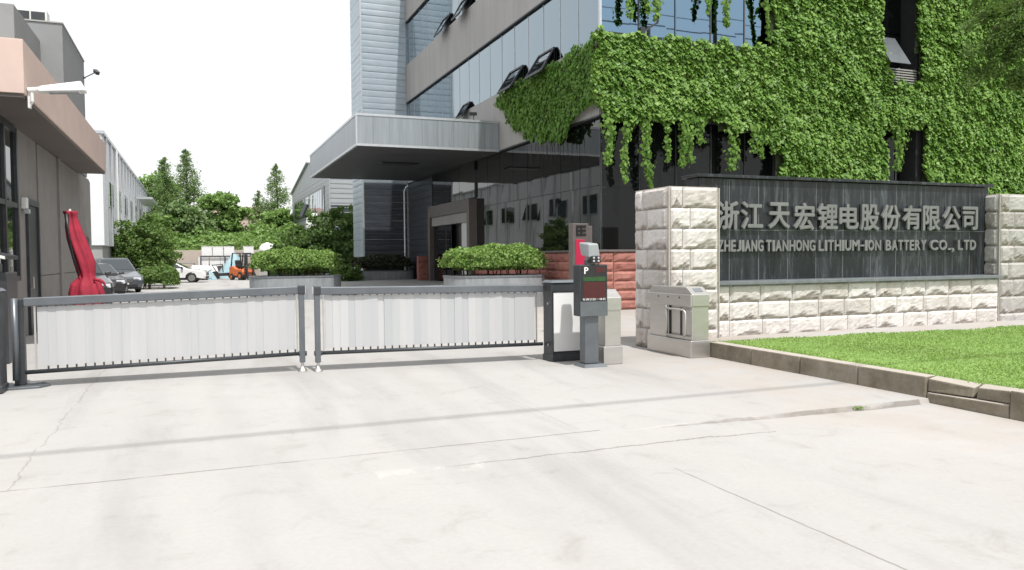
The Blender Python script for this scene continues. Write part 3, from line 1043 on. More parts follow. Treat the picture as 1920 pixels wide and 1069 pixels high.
    # awning windows on the west side: top hung, bottom swung out
    for (y0, y1, zt, zb, out) in ((25.7, 26.95, 8.36, 7.58, .5), (23.1, 24.35, 8.34, 7.56, .5), (31.5, 32.4, 8.15, 7.55, .36), (34.1, 35.2, 12.6, 11.8, .45), (31.4, 32.5, 12.6, 11.8, .45)):
        fr = MB()
        a, b = Vector((10.88, y0, zt)), Vector((10.88 - out, y0, zb))
        a2, b2 = Vector((10.88, y1, zt)), Vector((10.88 - out, y1, zb))
        for p0, p1 in ((a, b), (a2, b2), (a, a2), (b, b2)):
            fr.bar(p0, p1, .06, .05)
        w_ = fr.build('awning_window', M['dark_metal'], B)
        gl = MB()
        gl.hexa([b + Vector((0, .03, .03)), b2 + Vector((0, -.03, .03)), b2 + Vector((.02, -.03, .04)), b + Vector((.02, .03, .04))],
                [a + Vector((0, .03, -.03)), a2 + Vector((0, -.03, -.03)), a2 + Vector((.02, -.03, -.02)), a + Vector((.02, .03, -.02))])
        gl.build('pane', M['glass_pale'], w_)
        op = MB()
        op.box(10.895, 10.905, y0 + .02, y1 - .02, zb + .02, zt)
        op.build('opening', M['black'], w_)
    # canopy
    c = MB()
    X0, X1, Y0, Y1, Z0, Z1 = 5.39, 10.82, 28.0, 40.2, 5.6, 6.76
    xs = steps(X0, X1, .6); ys = steps(Y0, Y1, .6)
    for a, b in zip(xs, xs[1:]):
        c.box(a + .003, b - .003, Y0, Y0 + .03 + random.uniform(0, .004), Z0 + .09, Z1 - .09)
    for a, b in zip(ys, ys[1:]):
        c.box(X0, X0 + .03 + random.uniform(0, .004), max(a, Y0 + .04) + .003, b - .003, Z0 + .09, Z1 - .09)
    c.box(X0 + .05, X1, Y0 + .05, Y1, Z0 + .06, Z1 - .12)
    cp = c.build('canopy', M['canopy_panel'], B)
    t = MB()
    for z0, z1 in ((Z0, Z0 + .085), (Z1 - .085, Z1)):
        t.box(X0 - .02, X1, Y0 - .02, Y0 + .06, z0, z1)
        t.box(X0 - .02, X0 + .06, Y0 + .063, Y1, z0, z1)
    t.box(X0 - .022, X0 + .03, Y0 - .022, Y0 + .03, Z0 + .088, Z1 - .088)
    t.build('canopy_trim', M['trim_metal'], cp)
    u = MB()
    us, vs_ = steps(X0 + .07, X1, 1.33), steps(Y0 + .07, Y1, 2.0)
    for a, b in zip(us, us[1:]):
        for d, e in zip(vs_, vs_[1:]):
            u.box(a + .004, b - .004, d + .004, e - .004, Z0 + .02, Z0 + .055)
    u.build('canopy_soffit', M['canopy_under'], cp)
    MB().box(7.3, 8.9, 32.5, 33.2, Z0 - .03, Z0 + .018).build('soffit_light', M['black'], cp, bevel=.01)
    # tower with metal siding
    tw = MB()
    siding_rows(tw, (8.4, 42.04, 0), (1, 0, 0), (0, -1, 0), 2.47, 5.62, 17.2, bulge=.007, gap=.014)
    siding_rows(tw, (8.4, 45.0, 0), (0, -1, 0), (-1, 0, 0), 2.96, .55, 17.2, bulge=.007, gap=.014)
    tw.box(8.43, 11.2, 42.07, 45.0, .5, 17.2)
    tr = tw.build('tower', M['siding'], B, fixn=False)
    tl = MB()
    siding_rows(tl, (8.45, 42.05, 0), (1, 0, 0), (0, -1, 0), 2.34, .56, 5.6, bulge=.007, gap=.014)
    tl.build('tower_shade_siding', M['siding_dark'], tr, fixn=False)  # canopy shade and reflection on the lower front put into darker siding
    tt = MB()
    tt.box(8.36, 8.44, 41.99, 42.06, .5, 17.2)
    tt.box(10.80, 10.90, 41.98, 42.03, .5, 5.6)
    tt.build('tower_trim', M['trim_metal'], tr)
    # dark siding beside the door under the canopy
    ds = MB()
    siding_rows(ds, (10.87, 41.95, 0), (0, -1, 0), (-1, 0, 0), 4.6, .45, 5.6, bulge=.015)
    ds.box(10.9, 11.14, 37.35, 41.95, 0, 5.6)
    ds.build('dark_siding', M['siding_dark'], B, fixn=False)
    ds2 = MB()
    ds2.box(10.9, 11.14, 31.05, 37.35, 4.1, 5.6)
    panes(ds2, (10.89, 0, 0), (0, 1, 0), (0, 0, 1), (-1, 0, 0), [31.05, 33.1, 35.2, 37.3], [4.1, 5.58], jit=.002)
    ds2.build('transom_glass', M['glass_dark'], B)
    # downpipe
    d = MB()
    d.tube([(10.62, 41.86, .9), (10.62, 41.86, 5.2), (10.72, 41.86, 5.42), (10.84, 41.86, 5.5)], .055, 10)
    for z in (1.6, 3.2, 4.8):
        d.box(10.55, 10.69, 41.84, 41.97, z, z + .05)
    d.build('downpipe', M['trim_metal'], B, smooth=False)
    # door portal
    P = MB()
    P.box(10.62, 11.1, 31.05, 31.36, .45, 4.06)
    P.box(10.62, 11.1, 37.0, 37.32, .45, 4.06)
    P.box(10.62, 11.1, 31.363, 36.997, 3.52, 4.06)
    po = P.build('door_portal', M['portal'], B, bevel=.012)
    q = MB()
    q.box(10.74, 11.1, 31.37, 36.99, 3.1, 3.515)
    q.build('lintel_panel', M['concrete_band'], po)
    dg = MB()
    dg.box(10.84, 10.88, 35.1, 36.98, .5, 3.09)
    dg.box(10.87, 10.91, 34.3, 35.6, .5, 3.09)
    dg.build('sliding_door', M['glass_dark'], po)
    MB().box(11.105, 11.12, 31.4, 37.0, .5, 3.09).build('dark_opening', M['black'], po)
    wp = MB()
    wp.box(10.86, 11.0, 31.4, 32.75, .5, 3.09)
    wp.build('side_panel', M['ac_white'], po)
    MB().box(10.83, 10.857, 31.5, 31.72, 1.7, 2.7).build('red_notice', mat('red_notice_print', (.45, .05, .06), .6), po)
    MB().box(10.80, 10.829, 31.38, 31.49, 1.85, 2.35).build('intercom', M['ac_white'], po)
    # porch slab
    pc = MB()
    pc.box(6.0, 10.86, 29.4, 42.0, 0, .45)
    pc.box(5.6, 10.8, 29.0, 29.39, 0, .30)
    pc.box(5.2, 10.8, 28.62, 28.99, 0, .15)
    pc.box(7.75, 11, 41.4, 45.0, .453, .55)
    pc.build('porch', M['grey_base'], B, bevel=.012)
    # short red wall stub next to the door
    st = MB()
    stone_face(st, (10.2, 37.6, .45), (1, 0, 0), (0, -1, 0), .6, [.3] * 4, .6, proud=.03, nu=5, nv=4, seed=9.)
    st.box(10.2, 10.8, 37.63, 37.9, .45, 1.66)
    st.build('stub_wall', M['brick'], B, fixn=False)
    return B
build_office()

# small fittings on the office
def wall_camera(name, label, p, d, arm):
    t = thing(name, label, 'security camera', p)
    a = MB()
    a.tube([p, Vector(p) + Vector(arm)], .018, 8)
    a.box(p[0] - .04, p[0] + .04, p[1] - .04, p[1] + .04, p[2] - .02, p[2] + .02)
    a.build('arm', M['dark_metal'], t)
    e = Vector(p) + Vector(arm)
    h = MB()
    dd = Vector(d).normalized()
    h.bar(e - dd * .12, e + dd * .16, .11, .10)
    h.bar(e - dd * .10 + Vector((0, 0, .06)), e + dd * .22 + Vector((0, 0, .06)), .13, .012)
    h.build('housing', M['dark_metal'], t, bevel=.008)
    l = MB()
    l.tube([e + dd * .155, e + dd * .175], .035, 10)
    l.build('lens', M['black'], t)
    return t
wall_camera('security_camera', 'small dark camera on the parapet at the right end of the entrance canopy', (9.85, 28.1, 6.77), (-.9, -.3, -.1), (0, 0, .22))

def front_light():
    t = thing('wall_floodlight', 'black bracket floodlight standing on the ivy parapet in front of the blue glass', 'floodlight', (12.44, 19.9, 7.8))
    b = MB()
    b.tube([(12.44, 19.93, 7.6), (12.44, 19.93, 8.3)], .055, 10)
    b.bar((12.14, 19.8, 8.06), (12.66, 19.8, 8.40), .05, .05)
    b.tube([(12.66, 19.8, 8.38), (12.70, 19.8, 8.62)], .03, 8)
    b.build('bracket', M['dark_metal'], t)
    h = MB()
    h.hexa([(12.06, 19.72, 7.98), (12.2, 19.72, 7.98), (12.2, 19.88, 7.98), (12.06, 19.88, 7.98)], [(12.04, 19.70, 8.2), (12.2, 19.70, 8.2), (12.2, 19.9, 8.2), (12.04, 19.9, 8.2)])
    h.build('lamp_head', M['dark_metal'], t, bevel=.01)
front_light()

# ================================================================== IVY
IVY_FRONT = [(10.56, 8.02), (11.53, 7.97), (12.8, 8.0), (14.7, 8.03), (16.89, 8.05), (16.86, 17.0), (21.44, 17.0), (21.41, 8.81), (21.66, 7.84), (21.79, 7.32), (23.27, 7.33), (23.18, 8.15), (22.94, 9.22), (22.85, 17.0), (34, 17.0), (34, 1.6), (23.45, 1.6), (23.47, 5.87), (21.44, 5.86), (21.65, 4.24), (21.66, 1.6), (17.21, 1.6), (17.16, 4.86), (16.11, 5.4), (14.12, 5.54), (12.98, 5.64), (11.88, 5.47), (11.0, 5.53), (10.62, 6.0)]
IVY_SIDE = [(19.8, 7.97), (22.28, 7.75), (23.9, 7.73), (25.98, 7.72), (27.27, 7.63), (28.11, 7.44), (27.56, 7.24), (26.87, 6.73), (26.01, 6.2), (24.6, 5.59), (23.1, 5.32), (22.24, 5.16), (21.75, 5.3), (21.56, 5.52), (21.03, 5.83), (19.9, 6.04)]
def ivy_leaves(poly, dens, lo, hi, seed, size=.145, warp=.13):
    n = int((hi[0] - lo[0]) * (hi[1] - lo[1]) * dens)
    P = np.stack([lo[0] + (hi[0] - lo[0]) * rng.random(n), lo[1] + (hi[1] - lo[1]) * rng.random(n)], 1)
    P3 = np.concatenate([P, np.zeros((n, 1))], 1)
    W = P + np.stack([vnoise(P3, 2.1, seed), vnoise(P3, 2.1, seed + 9)], 1) * warp * 2 + np.stack([vnoise(P3, 7, seed), vnoise(P3, 7, seed + 5)], 1) * warp * .8
    k = in_poly(W, poly)
    # a few bare places
    P, P3 = P[k], P3[k]
    thin = vnoise(P3, 1.3, seed + 20) * .6 + vnoise(P3, 4, seed + 30) * .4
    k = thin > -.6
    P, P3 = P[k], P3[k]
    n = len(P)
    dep = .13 + .14 * vnoise(P3, .9, seed + 3) + .08 * vnoise(P3, 3.4, seed + 4) + .12 * rng.random(n)
    dep = np.clip(dep, .03, .5)
    S = size * (.55 + .75 * rng.random(n))
    return P, dep, S
def build_ivy():
    t = thing('climbing_ivy', 'thick bright green ivy covering the front parapet and piers of the office', 'ivy', (17, 19.95, 0))
    P, dep, S = ivy_leaves(IVY_FRONT, 680, (10.3, 3.2), (31.5, 12.4), 2.)
    # front of the parapet sits at y=19.95
    n = len(P)
    C = np.stack([P[:, 0], 19.95 - dep, P[:, 1]], 1)
    N = np.stack([rng.normal(size=n) * .36, -np.ones(n), .85 + rng.normal(size=n) * .3], 1)
    T = np.stack([rng.normal(size=n) * .4, -.7 + rng.normal(size=n) * .25, -np.ones(n)], 1)
    leaf_obj('foliage', C, T, N, S, M['ivy'], t, width=.95, fold=.10)
    # matted stems under the leaves
    b = MB()
    st = .22
    ni, nj = int(21 / st), int(13 / st)
    cen = np.array([(10.7 + (i + .5) * st, 3.4 + (j + .5) * st) for i in range(ni) for j in range(nj)])
    ins = in_poly(cen, IVY_FRONT) & (cen[:, 1] < 12.6)
    for (x, z), k in zip(cen, ins):
        if k:
            d = .03 + .04 * random.random()
            b.quad((x - st / 2, 19.945 - d, z - st / 2), (x + st / 2, 19.945 - d, z - st / 2), (x + st / 2, 19.945 - d * .8, z + st / 2), (x - st / 2, 19.945 - d * .8, z + st / 2))
    b.build('stem_mat', M['backing'], t)
    # trailing strands
    strands = [(11.01, 5.6, 4.2, .35), (11.59, 5.6, 3.68, .26), (12.32, 5.7, 3.59, .36), (12.98, 5.5, 4.35, .22), (13.55, 5.75, 4.2, .34), (13.82, 5.75, 4.35, .3), (14.13, 5.7, 4.92, .3), (15.33, 5.6, 4.19, .4), (16.15, 5.6, 4.75, .34), (16.42, 5.6, 4.6, .3), (16.85, 5.6, 4.8, .33), (22.19, 5.95, 4.4, .45),
               (11.78, 9.9, 8.42, .26), (12.28, 9.96, 8.58, .24), (12.58, 10.0, 8.46, .3), (14.46, 10.24, 8.81, .24), (15.14, 10.33, 8.53, .34), (16.62, 10.5, 8.2, .2)]
    for i, (x, z0, z1, w) in enumerate(strands):
        yb = 19.93
        dz = z0 - z1
        k = int(150 * dz * (w / .3))
        f = rng.random(k) ** .9
        tap = w * (1 - .45 * f) * (.8 + .25 * np.sin(f * 9 + i))
        cx = x + .07 * np.sin(f * 4 + i * 1.7) * dz * .5
        a = rng.normal(size=k) * .36
        b2 = rng.normal(size=k) * .3
        C = np.stack([cx + a * tap, yb - .16 + b2 * tap, z0 - f * dz], 1)
        N = np.stack([a * 1.6 + rng.normal(size=k) * .3, -np.ones(k) + b2, .5 + rng.normal(size=k) * .3], 1)
        T = np.stack([rng.normal(size=k) * .4, rng.normal(size=k) * .25, -np.ones(k)], 1)
        o = leaf_obj('trailing_strand', C, T, N, .15 * (.5 + .75 * rng.random(k)) * (1 - .3 * f), M['ivy'], t, width=.9, fold=.14)
        m = MB()
        pts = [(x + .07 * math.sin(q * 4 + i * 1.7) * dz * .5, yb - .14, z0 - q * (dz + .12)) for q in [0, .2, .4, .6, .8, 1]]
        m.tube(pts, [.012, .011, .01, .008, .006, .003], 5)
        m.tube([(p[0] + .04 * math.sin(p[2] * 5), p[1] + .03, p[2]) for p in pts[:-1]], .006, 4)
        so = m.build('stem', M['stem'], o)
    t2 = thing('climbing_ivy', 'fine-leaved ivy, its green darkened for shade, on the west side of the office band, ending in a point', 'ivy', (10.7, 24, 5.5))
    P, dep, S = ivy_leaves(IVY_SIDE, 600, (19.6, 4.9), (28.6, 8.3), 6., size=.125, warp=.10)
    n = len(P)
    C = np.stack([10.81 - dep * .9, P[:, 0], P[:, 1]], 1)
    N = np.stack([-np.ones(n), rng.normal(size=n) * .4, .5 + rng.normal(size=n) * .35], 1)
    T = np.stack([-.2 + rng.normal(size=n) * .2, rng.normal(size=n) * .45, -np.ones(n)], 1)
    leaf_obj('foliage', C, T, N, S, M['ivy_shade'], t2, width=.85, fold=.14)
    m = MB()
    for i in range(9):
        y = 21.9 + i * .33 + random.uniform(-.1, .1)
        L = random.uniform(.25, .75)
        m.tube([(10.68, y, 5.4), (10.66, y + random.uniform(-.05, .05), 5.4 - L * .5), (10.67, y + random.uniform(-.1, .1), 5.35 - L)], [.012, .009, .003], 5)
    m.build('stem', M['stem'], t2)
build_ivy()

# ================================================================== STONE PILLARS AND SIGN WALL
def stone_pillar(label, x0, x1, y0, y1, z1, seed, sm='stone'):
    t = thing('stone_pillar', label, 'pillar', (x0, y0, 0))
    rows = [z1 / 8] * 8
    m = MB()
    stone_face(m, (x0 + .03, y0, 0), (1, 0, 0), (0, -1, 0), x1 - x0 - .06, rows, .62, off0=.38, seed=seed, nu=12, nv=8)
    stone_face(m, (x0, y1 - .03, 0), (0, -1, 0), (-1, 0, 0), y1 - y0 - .06, rows, .62, off0=.38, seed=seed + 1, nu=12, nv=8)
    stone_face(m, (x1, y0 + .03, 0), (0, 1, 0), (1, 0, 0), y1 - y0 - .06, rows, .62, off0=.38, seed=seed + 2, nu=8, nv=5)
    m.build('stone_facing', M[sm], t, fixn=False)
    c = MB()
    c.box(x0 + .012, x1 - .012, y0 + .012, y1, 0, z1 + .012)
    for (a, b) in ((x0, y0), (x1, y0)):                       # pale raked joints at the corners
        c.box(a - .012, a + .012, b - .012, b + .012, 0, z1)
    c.build('core', M['mortar'], t, bevel=.006)
    return t
stone_pillar('tall pale split-stone pillar beside the turnstile, left of the black sign', 7.2, 8.19, 10.93, 12.0, 2.72, 1.)
stone_pillar('greyer split-stone pillar at the right end of the black sign', 15.2, 16.3, 11.06, 12.0, 2.78, 4., 'stone_grey')

_CAP = []
def cap_ratio():
    if not _CAP:
        cu = bpy.data.curves.new("cap", 'FONT')
        cu.body = "H"
        o = bpy.data.objects.new("cap", cu)
        COL.objects.link(o)
        bpy.context.view_layer.update()
        me = bpy.data.meshes.new_from_object(o.evaluated_get(bpy.context.evaluated_depsgraph_get()))
        _CAP.append(max(v.co.y for v in me.vertices))
        bpy.data.objects.remove(o)
        bpy.data.meshes.remove(me)
    return _CAP[0]

def text_mesh(body, size, depth, bold, name, material, parent, x0, x1, z0, z1, y, spacing=1., raw=False):
    cu = bpy.data.curves.new(name, 'FONT')
    cu.body = body
    cu.size = size
    cu.extrude = depth
    cu.resolution_u = 3
    cu.space_character = spacing
    o = bpy.data.objects.new(name, cu)
    COL.objects.link(o)
    bpy.context.view_layer.update()
    me = bpy.data.meshes.new_from_object(o.evaluated_get(bpy.context.evaluated_depsgraph_get()))
    bpy.data.objects.remove(o)
    co = np.array([v.co for v in me.vertices])
    mn, mx = co.min(0), co.max(0)
    if body.isascii() and not raw:
        mn[1], mx[1] = 0., size * cap_ratio()
    L = wloc(parent)
    out = np.empty_like(co)
    out[:, 0] = x0 + (co[:, 0] - mn[0]) / (mx[0] - mn[0]) * (x1 - x0) - L.x
    out[:, 2] = z0 + (co[:, 1] - mn[1]) / (mx[1] - mn[1]) * (z1 - z0) - L.z
    out[:, 1] = y - co[:, 2] - L.y
    if bold:
        # heavier strokes: shifted copies, each a hair behind the last
        d = bold
        nv = len(out)
        tri = [tuple(p.vertices) for p in me.polygons]
        vs, fs = [], []
        for k, (ax, az) in enumerate(((0, 0), (d, 0), (-d, 0), (0, d), (0, -d), (d * .7, d * .7), (-d * .7, -d * .7), (d * .7, -d * .7), (-d * .7, d * .7))):
            vs += [(x + ax, y_ + .0005 * k, z + az) for x, y_, z in out]
            fs += [tuple(i + k * nv for i in f) for f in tri]
        bpy.data.meshes.remove(me)
        me = bpy.data.meshes.new(name)
        me.from_pydata(vs, [], fs)
    else:
        me.vertices.foreach_set("co", out.reshape(-1))
    me.update()
    me.name = name
    me.materials.clear()
    me.materials.append(material)
    r = bpy.data.objects.new(name, me)
    COL.objects.link(r)
    r.parent = parent
    return r

def word_mesh(parts, parent):
    objs = []
    mb = MB()
    L = wloc(parent)
    for ch, xa, xb, z0, z1 in parts:
        if ch == 'bar' or ch in '-.':
            w = (xb - xa) if ch != '-' else (xb - xa)
            mb.box(xa - .006, xb + .006, 11.29, 11.33, z0, z1)
            continue
        o = text_mesh(ch, .25, .018, .009, 'glyph', M['letter'], parent, xa + .006, xb - .006, z0 + .006, z1 - .006, 11.308, raw=True)
        mb.add([(v.co.x + L.x, v.co.y + L.y, v.co.z + L.z) for v in o.data.vertices], [tuple(p.vertices) for p in o.data.polygons])
        me = o.data
        bpy.data.objects.remove(o)
        bpy.data.meshes.remove(me)
    mb.build('lettering', M['letter'], parent, fixn=False)

def build_sign():
    t = thing('sign_wall', 'low stone wall carrying a black granite company sign with raised grey lettering', 'sign wall', (8.21, 11.05, 0))
    m = MB()
    stone_face(m, (8.19, 11.07, .155), (1, 0, 0), (0, -1, 0), 7.0, [.31] * 3, .655, off0=.5, seed=7., nu=12, nv=8)
    m.build('stone_facing', M['stone'], t, fixn=False)
    MB().box(8.2, 15.19, 11.08, 11.9, 0, 1.075).build('core', M['mortar'], t)
    MB().box(8.195, 15.19, 10.96, 11.348, 1.078, 1.14).build('ledge', M['granite_ledge'], t, bevel=.008)
    p = MB()
    X0, X1, Y0, Y1 = 8.09, 15.25, 11.35, 11.75
    seams = [8.09, 8.73, 9.37, 10.03, 10.69, 11.34, 12.03, 12.69, 13.36, 14.03, 14.72, 15.25]
    for a, b in zip(seams, seams[1:]):
        for z0, z1 in ((1.143, 2.035), (2.035, 2.94)):
            p.box(a + .006, b - .006, Y0 + random.uniform(0, .003), Y0 + .03, z0 + .005, z1 - .005)
    p.box(X0, X0 + .03, Y0 + .032, Y1, 1.15, 2.94)
    p.build('granite_panel', M['granite_black'], t, bevel=.003, seg=1)
    MB().box(X0 + .031, X1, Y0 + .005, Y1, 1.08, 2.935).build('granite_backing', M['granite_seam'], t)
    MB().box(X0 - .06, X1 + .07, Y0 - .07, Y1 + .06, 2.945, 3.0).build('cap', M['granite_black'], t, bevel=.008)
    k = 11.29 / 11.22
    cx = [8.60, 9.12, 9.72, 10.29, 10.84, 11.35, 11.87, 12.41, 12.96, 13.48, 14.04, 14.56]
    for i, ch in enumerate("浙江天宏锂电股份有限公司"):
        x = cx[i] * k
        w = .225 if i < 11 else .205
        text_mesh(ch, .5, .022, .013, 'chinese_character', M['letter'], t, x - w, x + w, 2.05 + .012 * (i % 3), 2.525, 11.305)
    for wd, a, b in (("ZHEJIANG", 8.385, 9.37), ("TIANHONG", 9.43, 10.55), ("LITHIUM-ION", 10.63, 12.16), ("BATTERY", 12.28, 13.35), ("CO.,", 13.46, 14.12), ("LTD", 14.23, 14.74)):
        wid = [{'I': .34, '-': .62, '.': .3, ',': .32, 'M': 1.22, 'L': .82, 'T': .92, 'J': .78, 'E': .84}.get(ch, 1.) for ch in wd]
        tot = sum(wid) + .16 * (len(wd) - 1)
        sc = (b - a) * k / tot
        x = a * k
        parts = []
        for ch, w in zip(wd, wid):
            z0, z1 = {'-': (1.735, 1.77), '.': (1.655, 1.695), ',': (1.615, 1.695)}.get(ch, (1.654, 1.858))
            if ch == 'I':
                parts.append(('bar', x, x + w * sc, z0, z1))
            else:
                parts.append((ch, x, x + w * sc, z0, z1))
            x += (w + .16) * sc
        word_mesh(parts, t)
build_sign()

# ================================================================== GATE
def gate(label, x0, x1, y0, y1, zb0, zb1, zt0, zt1, hinge_left, wavy):
    """slatted barrier leaf; y, bottom rail and top beam vary linearly from end 0 to end 1"""
    t = thing('barrier_gate', label, 'gate', (x0, y0, 0), group='slatted barrier gates across the entrance')
    L = x1 - x0
    def P(x, dz, top=False, dy=0.):
        f = (x - x0) / L
        z = (zt0 + (zt1 - zt0) * f) if top else (zb0 + (zb1 - zb0) * f)
        return Vector((x, y0 + (y1 - y0) * f + dy, z + dz))
    b = MB()
    b.bar(P(x0, -.055, True), P(x1, -.055, True), .09, .11, up=(0, 0, 1))
    b.build('top_beam', M['gate_metal'], t, bevel=.012)
    r = MB()
    r.tube([P(x0, 0), P(x1, 0)], .027, 12)
    r.build('bottom_rail', M['dark_metal'], t, smooth=True)
    n = max(1, int(round((L - .22) / .105)))
    xs = [x0 + .15 + (L - .28) * i / n for i in range(n + 1)]
    s = MB()
    for i, (a, c) in enumerate(zip(xs, xs[1:])):
        j = random.uniform(-.003, .003) * wavy
        j2 = j + random.uniform(-.009, .009) * wavy
        o = .004 * (i % 2)
        q = [P(a - .004, .065, dy=j + o), P(c + .004, .065, dy=j2 + o), P(c + .004, .065, dy=j2 + o + .016), P(a - .004, .065, dy=j + o + .016)]
        w = [P(a - .004, -.122, True, dy=j + o), P(c + .004, -.122, True, dy=j2 + o), P(c + .004, -.122, True, dy=j2 + o + .016), P(a - .004, -.122, True, dy=j + o + .016)]
        s.hexa(q, w)
        for tp, d0, d1 in ((False, .02, .066), (True, -.124, -.104)):
            s.bar(P(c, d0, tp), P(c, d1, tp), .016, .02, m=1)
    s.build('slat_panel', [M['slat'] if wavy > .5 else M['slat_even'], M['dark_metal']], t, fixn=True)
    for x in (xs[0] - .03, xs[-1] + .03):
        e = MB()
        e.bar(P(x, 0.02), P(x, -.11, True), .02, .02, up=(0, 1, 0))
        e.build('guide_rod', M['steel'], t)
    # free end: square post, top cap, foot
    xe = x1 if hinge_left else x0
    sg = -1 if hinge_left else 1
    f = MB()
    pe = P(xe + sg * .035, 0)
    pt = P(xe + sg * .035, 0, True)
    f.bar((pe.x, pe.y - .01, .13), (pt.x - .0, pt.y - .01, pt.z - .1), .075, .075, up=(0, 1, 0))
    f.build('end_post', M['gate_metal'], t, bevel=.008)
    k = MB()
    k.box(pt.x - .05, pt.x + .05, pt.y - .06, pt.y + .045, pt.z - .115, pt.z + .012)
    k.build('corner_bracket', M['dark_metal'], t, bevel=.012)
    w = MB()
    w.tube([(pe.x, pe.y - .01, .13), (pe.x, pe.y - .01, .04)], .022, 10)
    w.lathe([(.02, .075), (.03, .06), (.055, .03), (.065, .012), (.065, 0)], (pe.x, pe.y - .01, 0), 16)
    w.build('foot', M['steel'], t)
    c = MB()
    c.tube([(pe.x - .05, pe.y - .01, pe.z), (pe.x + .06, pe.y - .01, pe.z)], .035, 10)
    c.build('rail_clamp', M['dark_metal'], t)
    MB().box(xe + (0.004 if hinge_left else -.022), xe + (.022 if hinge_left else -.004), pt.y - .03, pt.y + .03, pt.z - .10, pt.z).build('reflector', M['white'], t)
    return t
gate('long grey barrier leaf with a nearly flat white slat panel, left of the gap', -2.02, 1.40, 11.36, 11.33, .195, .255, 1.135, 1.21, True, .35)
gate('grey barrier leaf with rippled white slats, between the gap and the dark cabinet', 1.53, 4.93, 11.22, 10.96, .26, .25, 1.195, 1.165, False, 1.)

def cabinet(name, label, x0, x1, y0, y1, z1, panel):
    t = thing(name, label, 'gate cabinet', ((x0 + x1) / 2, (y0 + y1) / 2, 0))
    m = MB()
    m.box(x0, x1, y0, y1, .02, z1 - .02)
    m.box(x0 - .012, x1 + .012, y0 - .012, y1 + .012, 0, .10)
    m.build('housing', M['dark_metal'], t, bevel=.015)
    c = MB()
    c.hexa([(x0 - .02, y0 - .02, z1 - .018), (x1 + .02, y0 - .02, z1 - .018), (x1 + .02, y1 + .02, z1 - .018), (x0 - .02, y1 + .02, z1 - .018)],
           [(x0 + .02, y0 + .02, z1 + .02), (x1 - .02, y0 + .02, z1 + .02), (x1 - .02, y1 - .02, z1 + .02), (x0 + .02, y1 - .02, z1 + .02)])
    c.build('lid', M['gate_metal'], t, bevel=.006)
    if panel:
        p = MB()
        p.box(x0 + .03, x1 - .02, y0 - .006, y0 - .001, .155, z1 - .165)
        p.build('white_panel', M['white'], t, bevel=.002)
        fr = MB()
        for a, b, c_, d in ((x0 + .015, x0 + .029, .14, z1 - .15), (x1 - .019, x1 - .005, .14, z1 - .15)):
            fr.box(a, b, y0 - .012, y0 - .001, c_, d)
        fr.box(x0 + .03, x1 - .02, y0 - .012, y0 - .001, .14, .154)
        fr.box(x0 + .03, x1 - .02, y0 - .012, y0 - .001, z1 - .164, z1 - .15)
        fr.build('panel_frame', M['black'], t)
        k = MB()
        for z in (.25, .88):
            k.tube([(x0 - .012, y0 + .12, z), (x0 + .01, y0 + .12, z)], .022, 12)
        k.build('lock', M['steel'], t)
    return t
cabinet('gate_cabinet', 'dark gate motor cabinet with a blank white front panel beside the display kiosk', 4.955, 5.47, 10.68, 10.99, 1.215, True)
cabinet('gate_cabinet', 'dark gate post cabinet at the left edge of the picture', -2.62, -2.2, 10.95, 11.28, 1.25, False)

def hinge_post():
    t = thing('gate_post', 'dark hinge post on a base plate at the left end of the long barrier', 'post', (-2.07, 11.36, 0))
    m = MB()
    m.box(-2.15, -2.03, 11.41, 11.53, .03, 1.12)
    m.build('post', M['dark_metal'], t, bevel=.01)
    b = MB()
    b.prism([(-2.3, 11.2), (-1.85, 11.25), (-1.75, 11.4), (-1.85, 11.6), (-2.3, 11.65)], 'z', 0, .03)
    b.build('base_plate', M['gate_metal'], t, bevel=.006)
    c = MB()
    c.tube([(-2.12, 11.36, .1), (-2.12, 11.36, 1.13)], .04, 14)
    c.build('hinge_tube', M['gate_metal'], t, smooth=True)
hinge_post()

# ------------------------------------------------------------------ display kiosk
def led_mat(name, col, dens, scale, strength):
    m, nt, b = nodes_of(name)
    p = _pos(nt)
    b.inputs["Base Color"].default_value = (.012, .01, .01, 1)
    b.inputs["Roughness"].default_value = .25
    v = nt.nodes.new("ShaderNodeTexVoronoi")
    v.inputs["Scale"].default_value = scale
    v.inputs["Randomness"].default_value = 0
    sp = nt.nodes.new("ShaderNodeSeparateXYZ")
    nt.links.new(p, sp.inputs[0])
    cb = nt.nodes.new("ShaderNodeCombineXYZ")
    nt.links.new(sp.outputs[0], cb.inputs[0])
    nt.links.new(sp.outputs[2], cb.inputs[1])
    v.voronoi_dimensions = '2D'
    nt.links.new(cb.outputs[0], v.inputs["Vector"])
    n = _noise(nt, 34, 2, .6, _map(nt, p, (1, 1, 1.2)))
    dot = _math(nt, 'LESS_THAN', v.outputs["Distance"], .33)
    on = _ramp(nt, n.outputs[0], [(.5 - dens * .2, (.06, .06, .06)), (.62 - dens * .2, (1, 1, 1))]).outputs[0]
    b.inputs["Emission Color"].default_value = (*col, 1)
    nt.links.new(_math(nt, 'MULTIPLY', _math(nt, 'MULTIPLY', dot, on), strength), b.inputs["Emission Strength"])
    return m
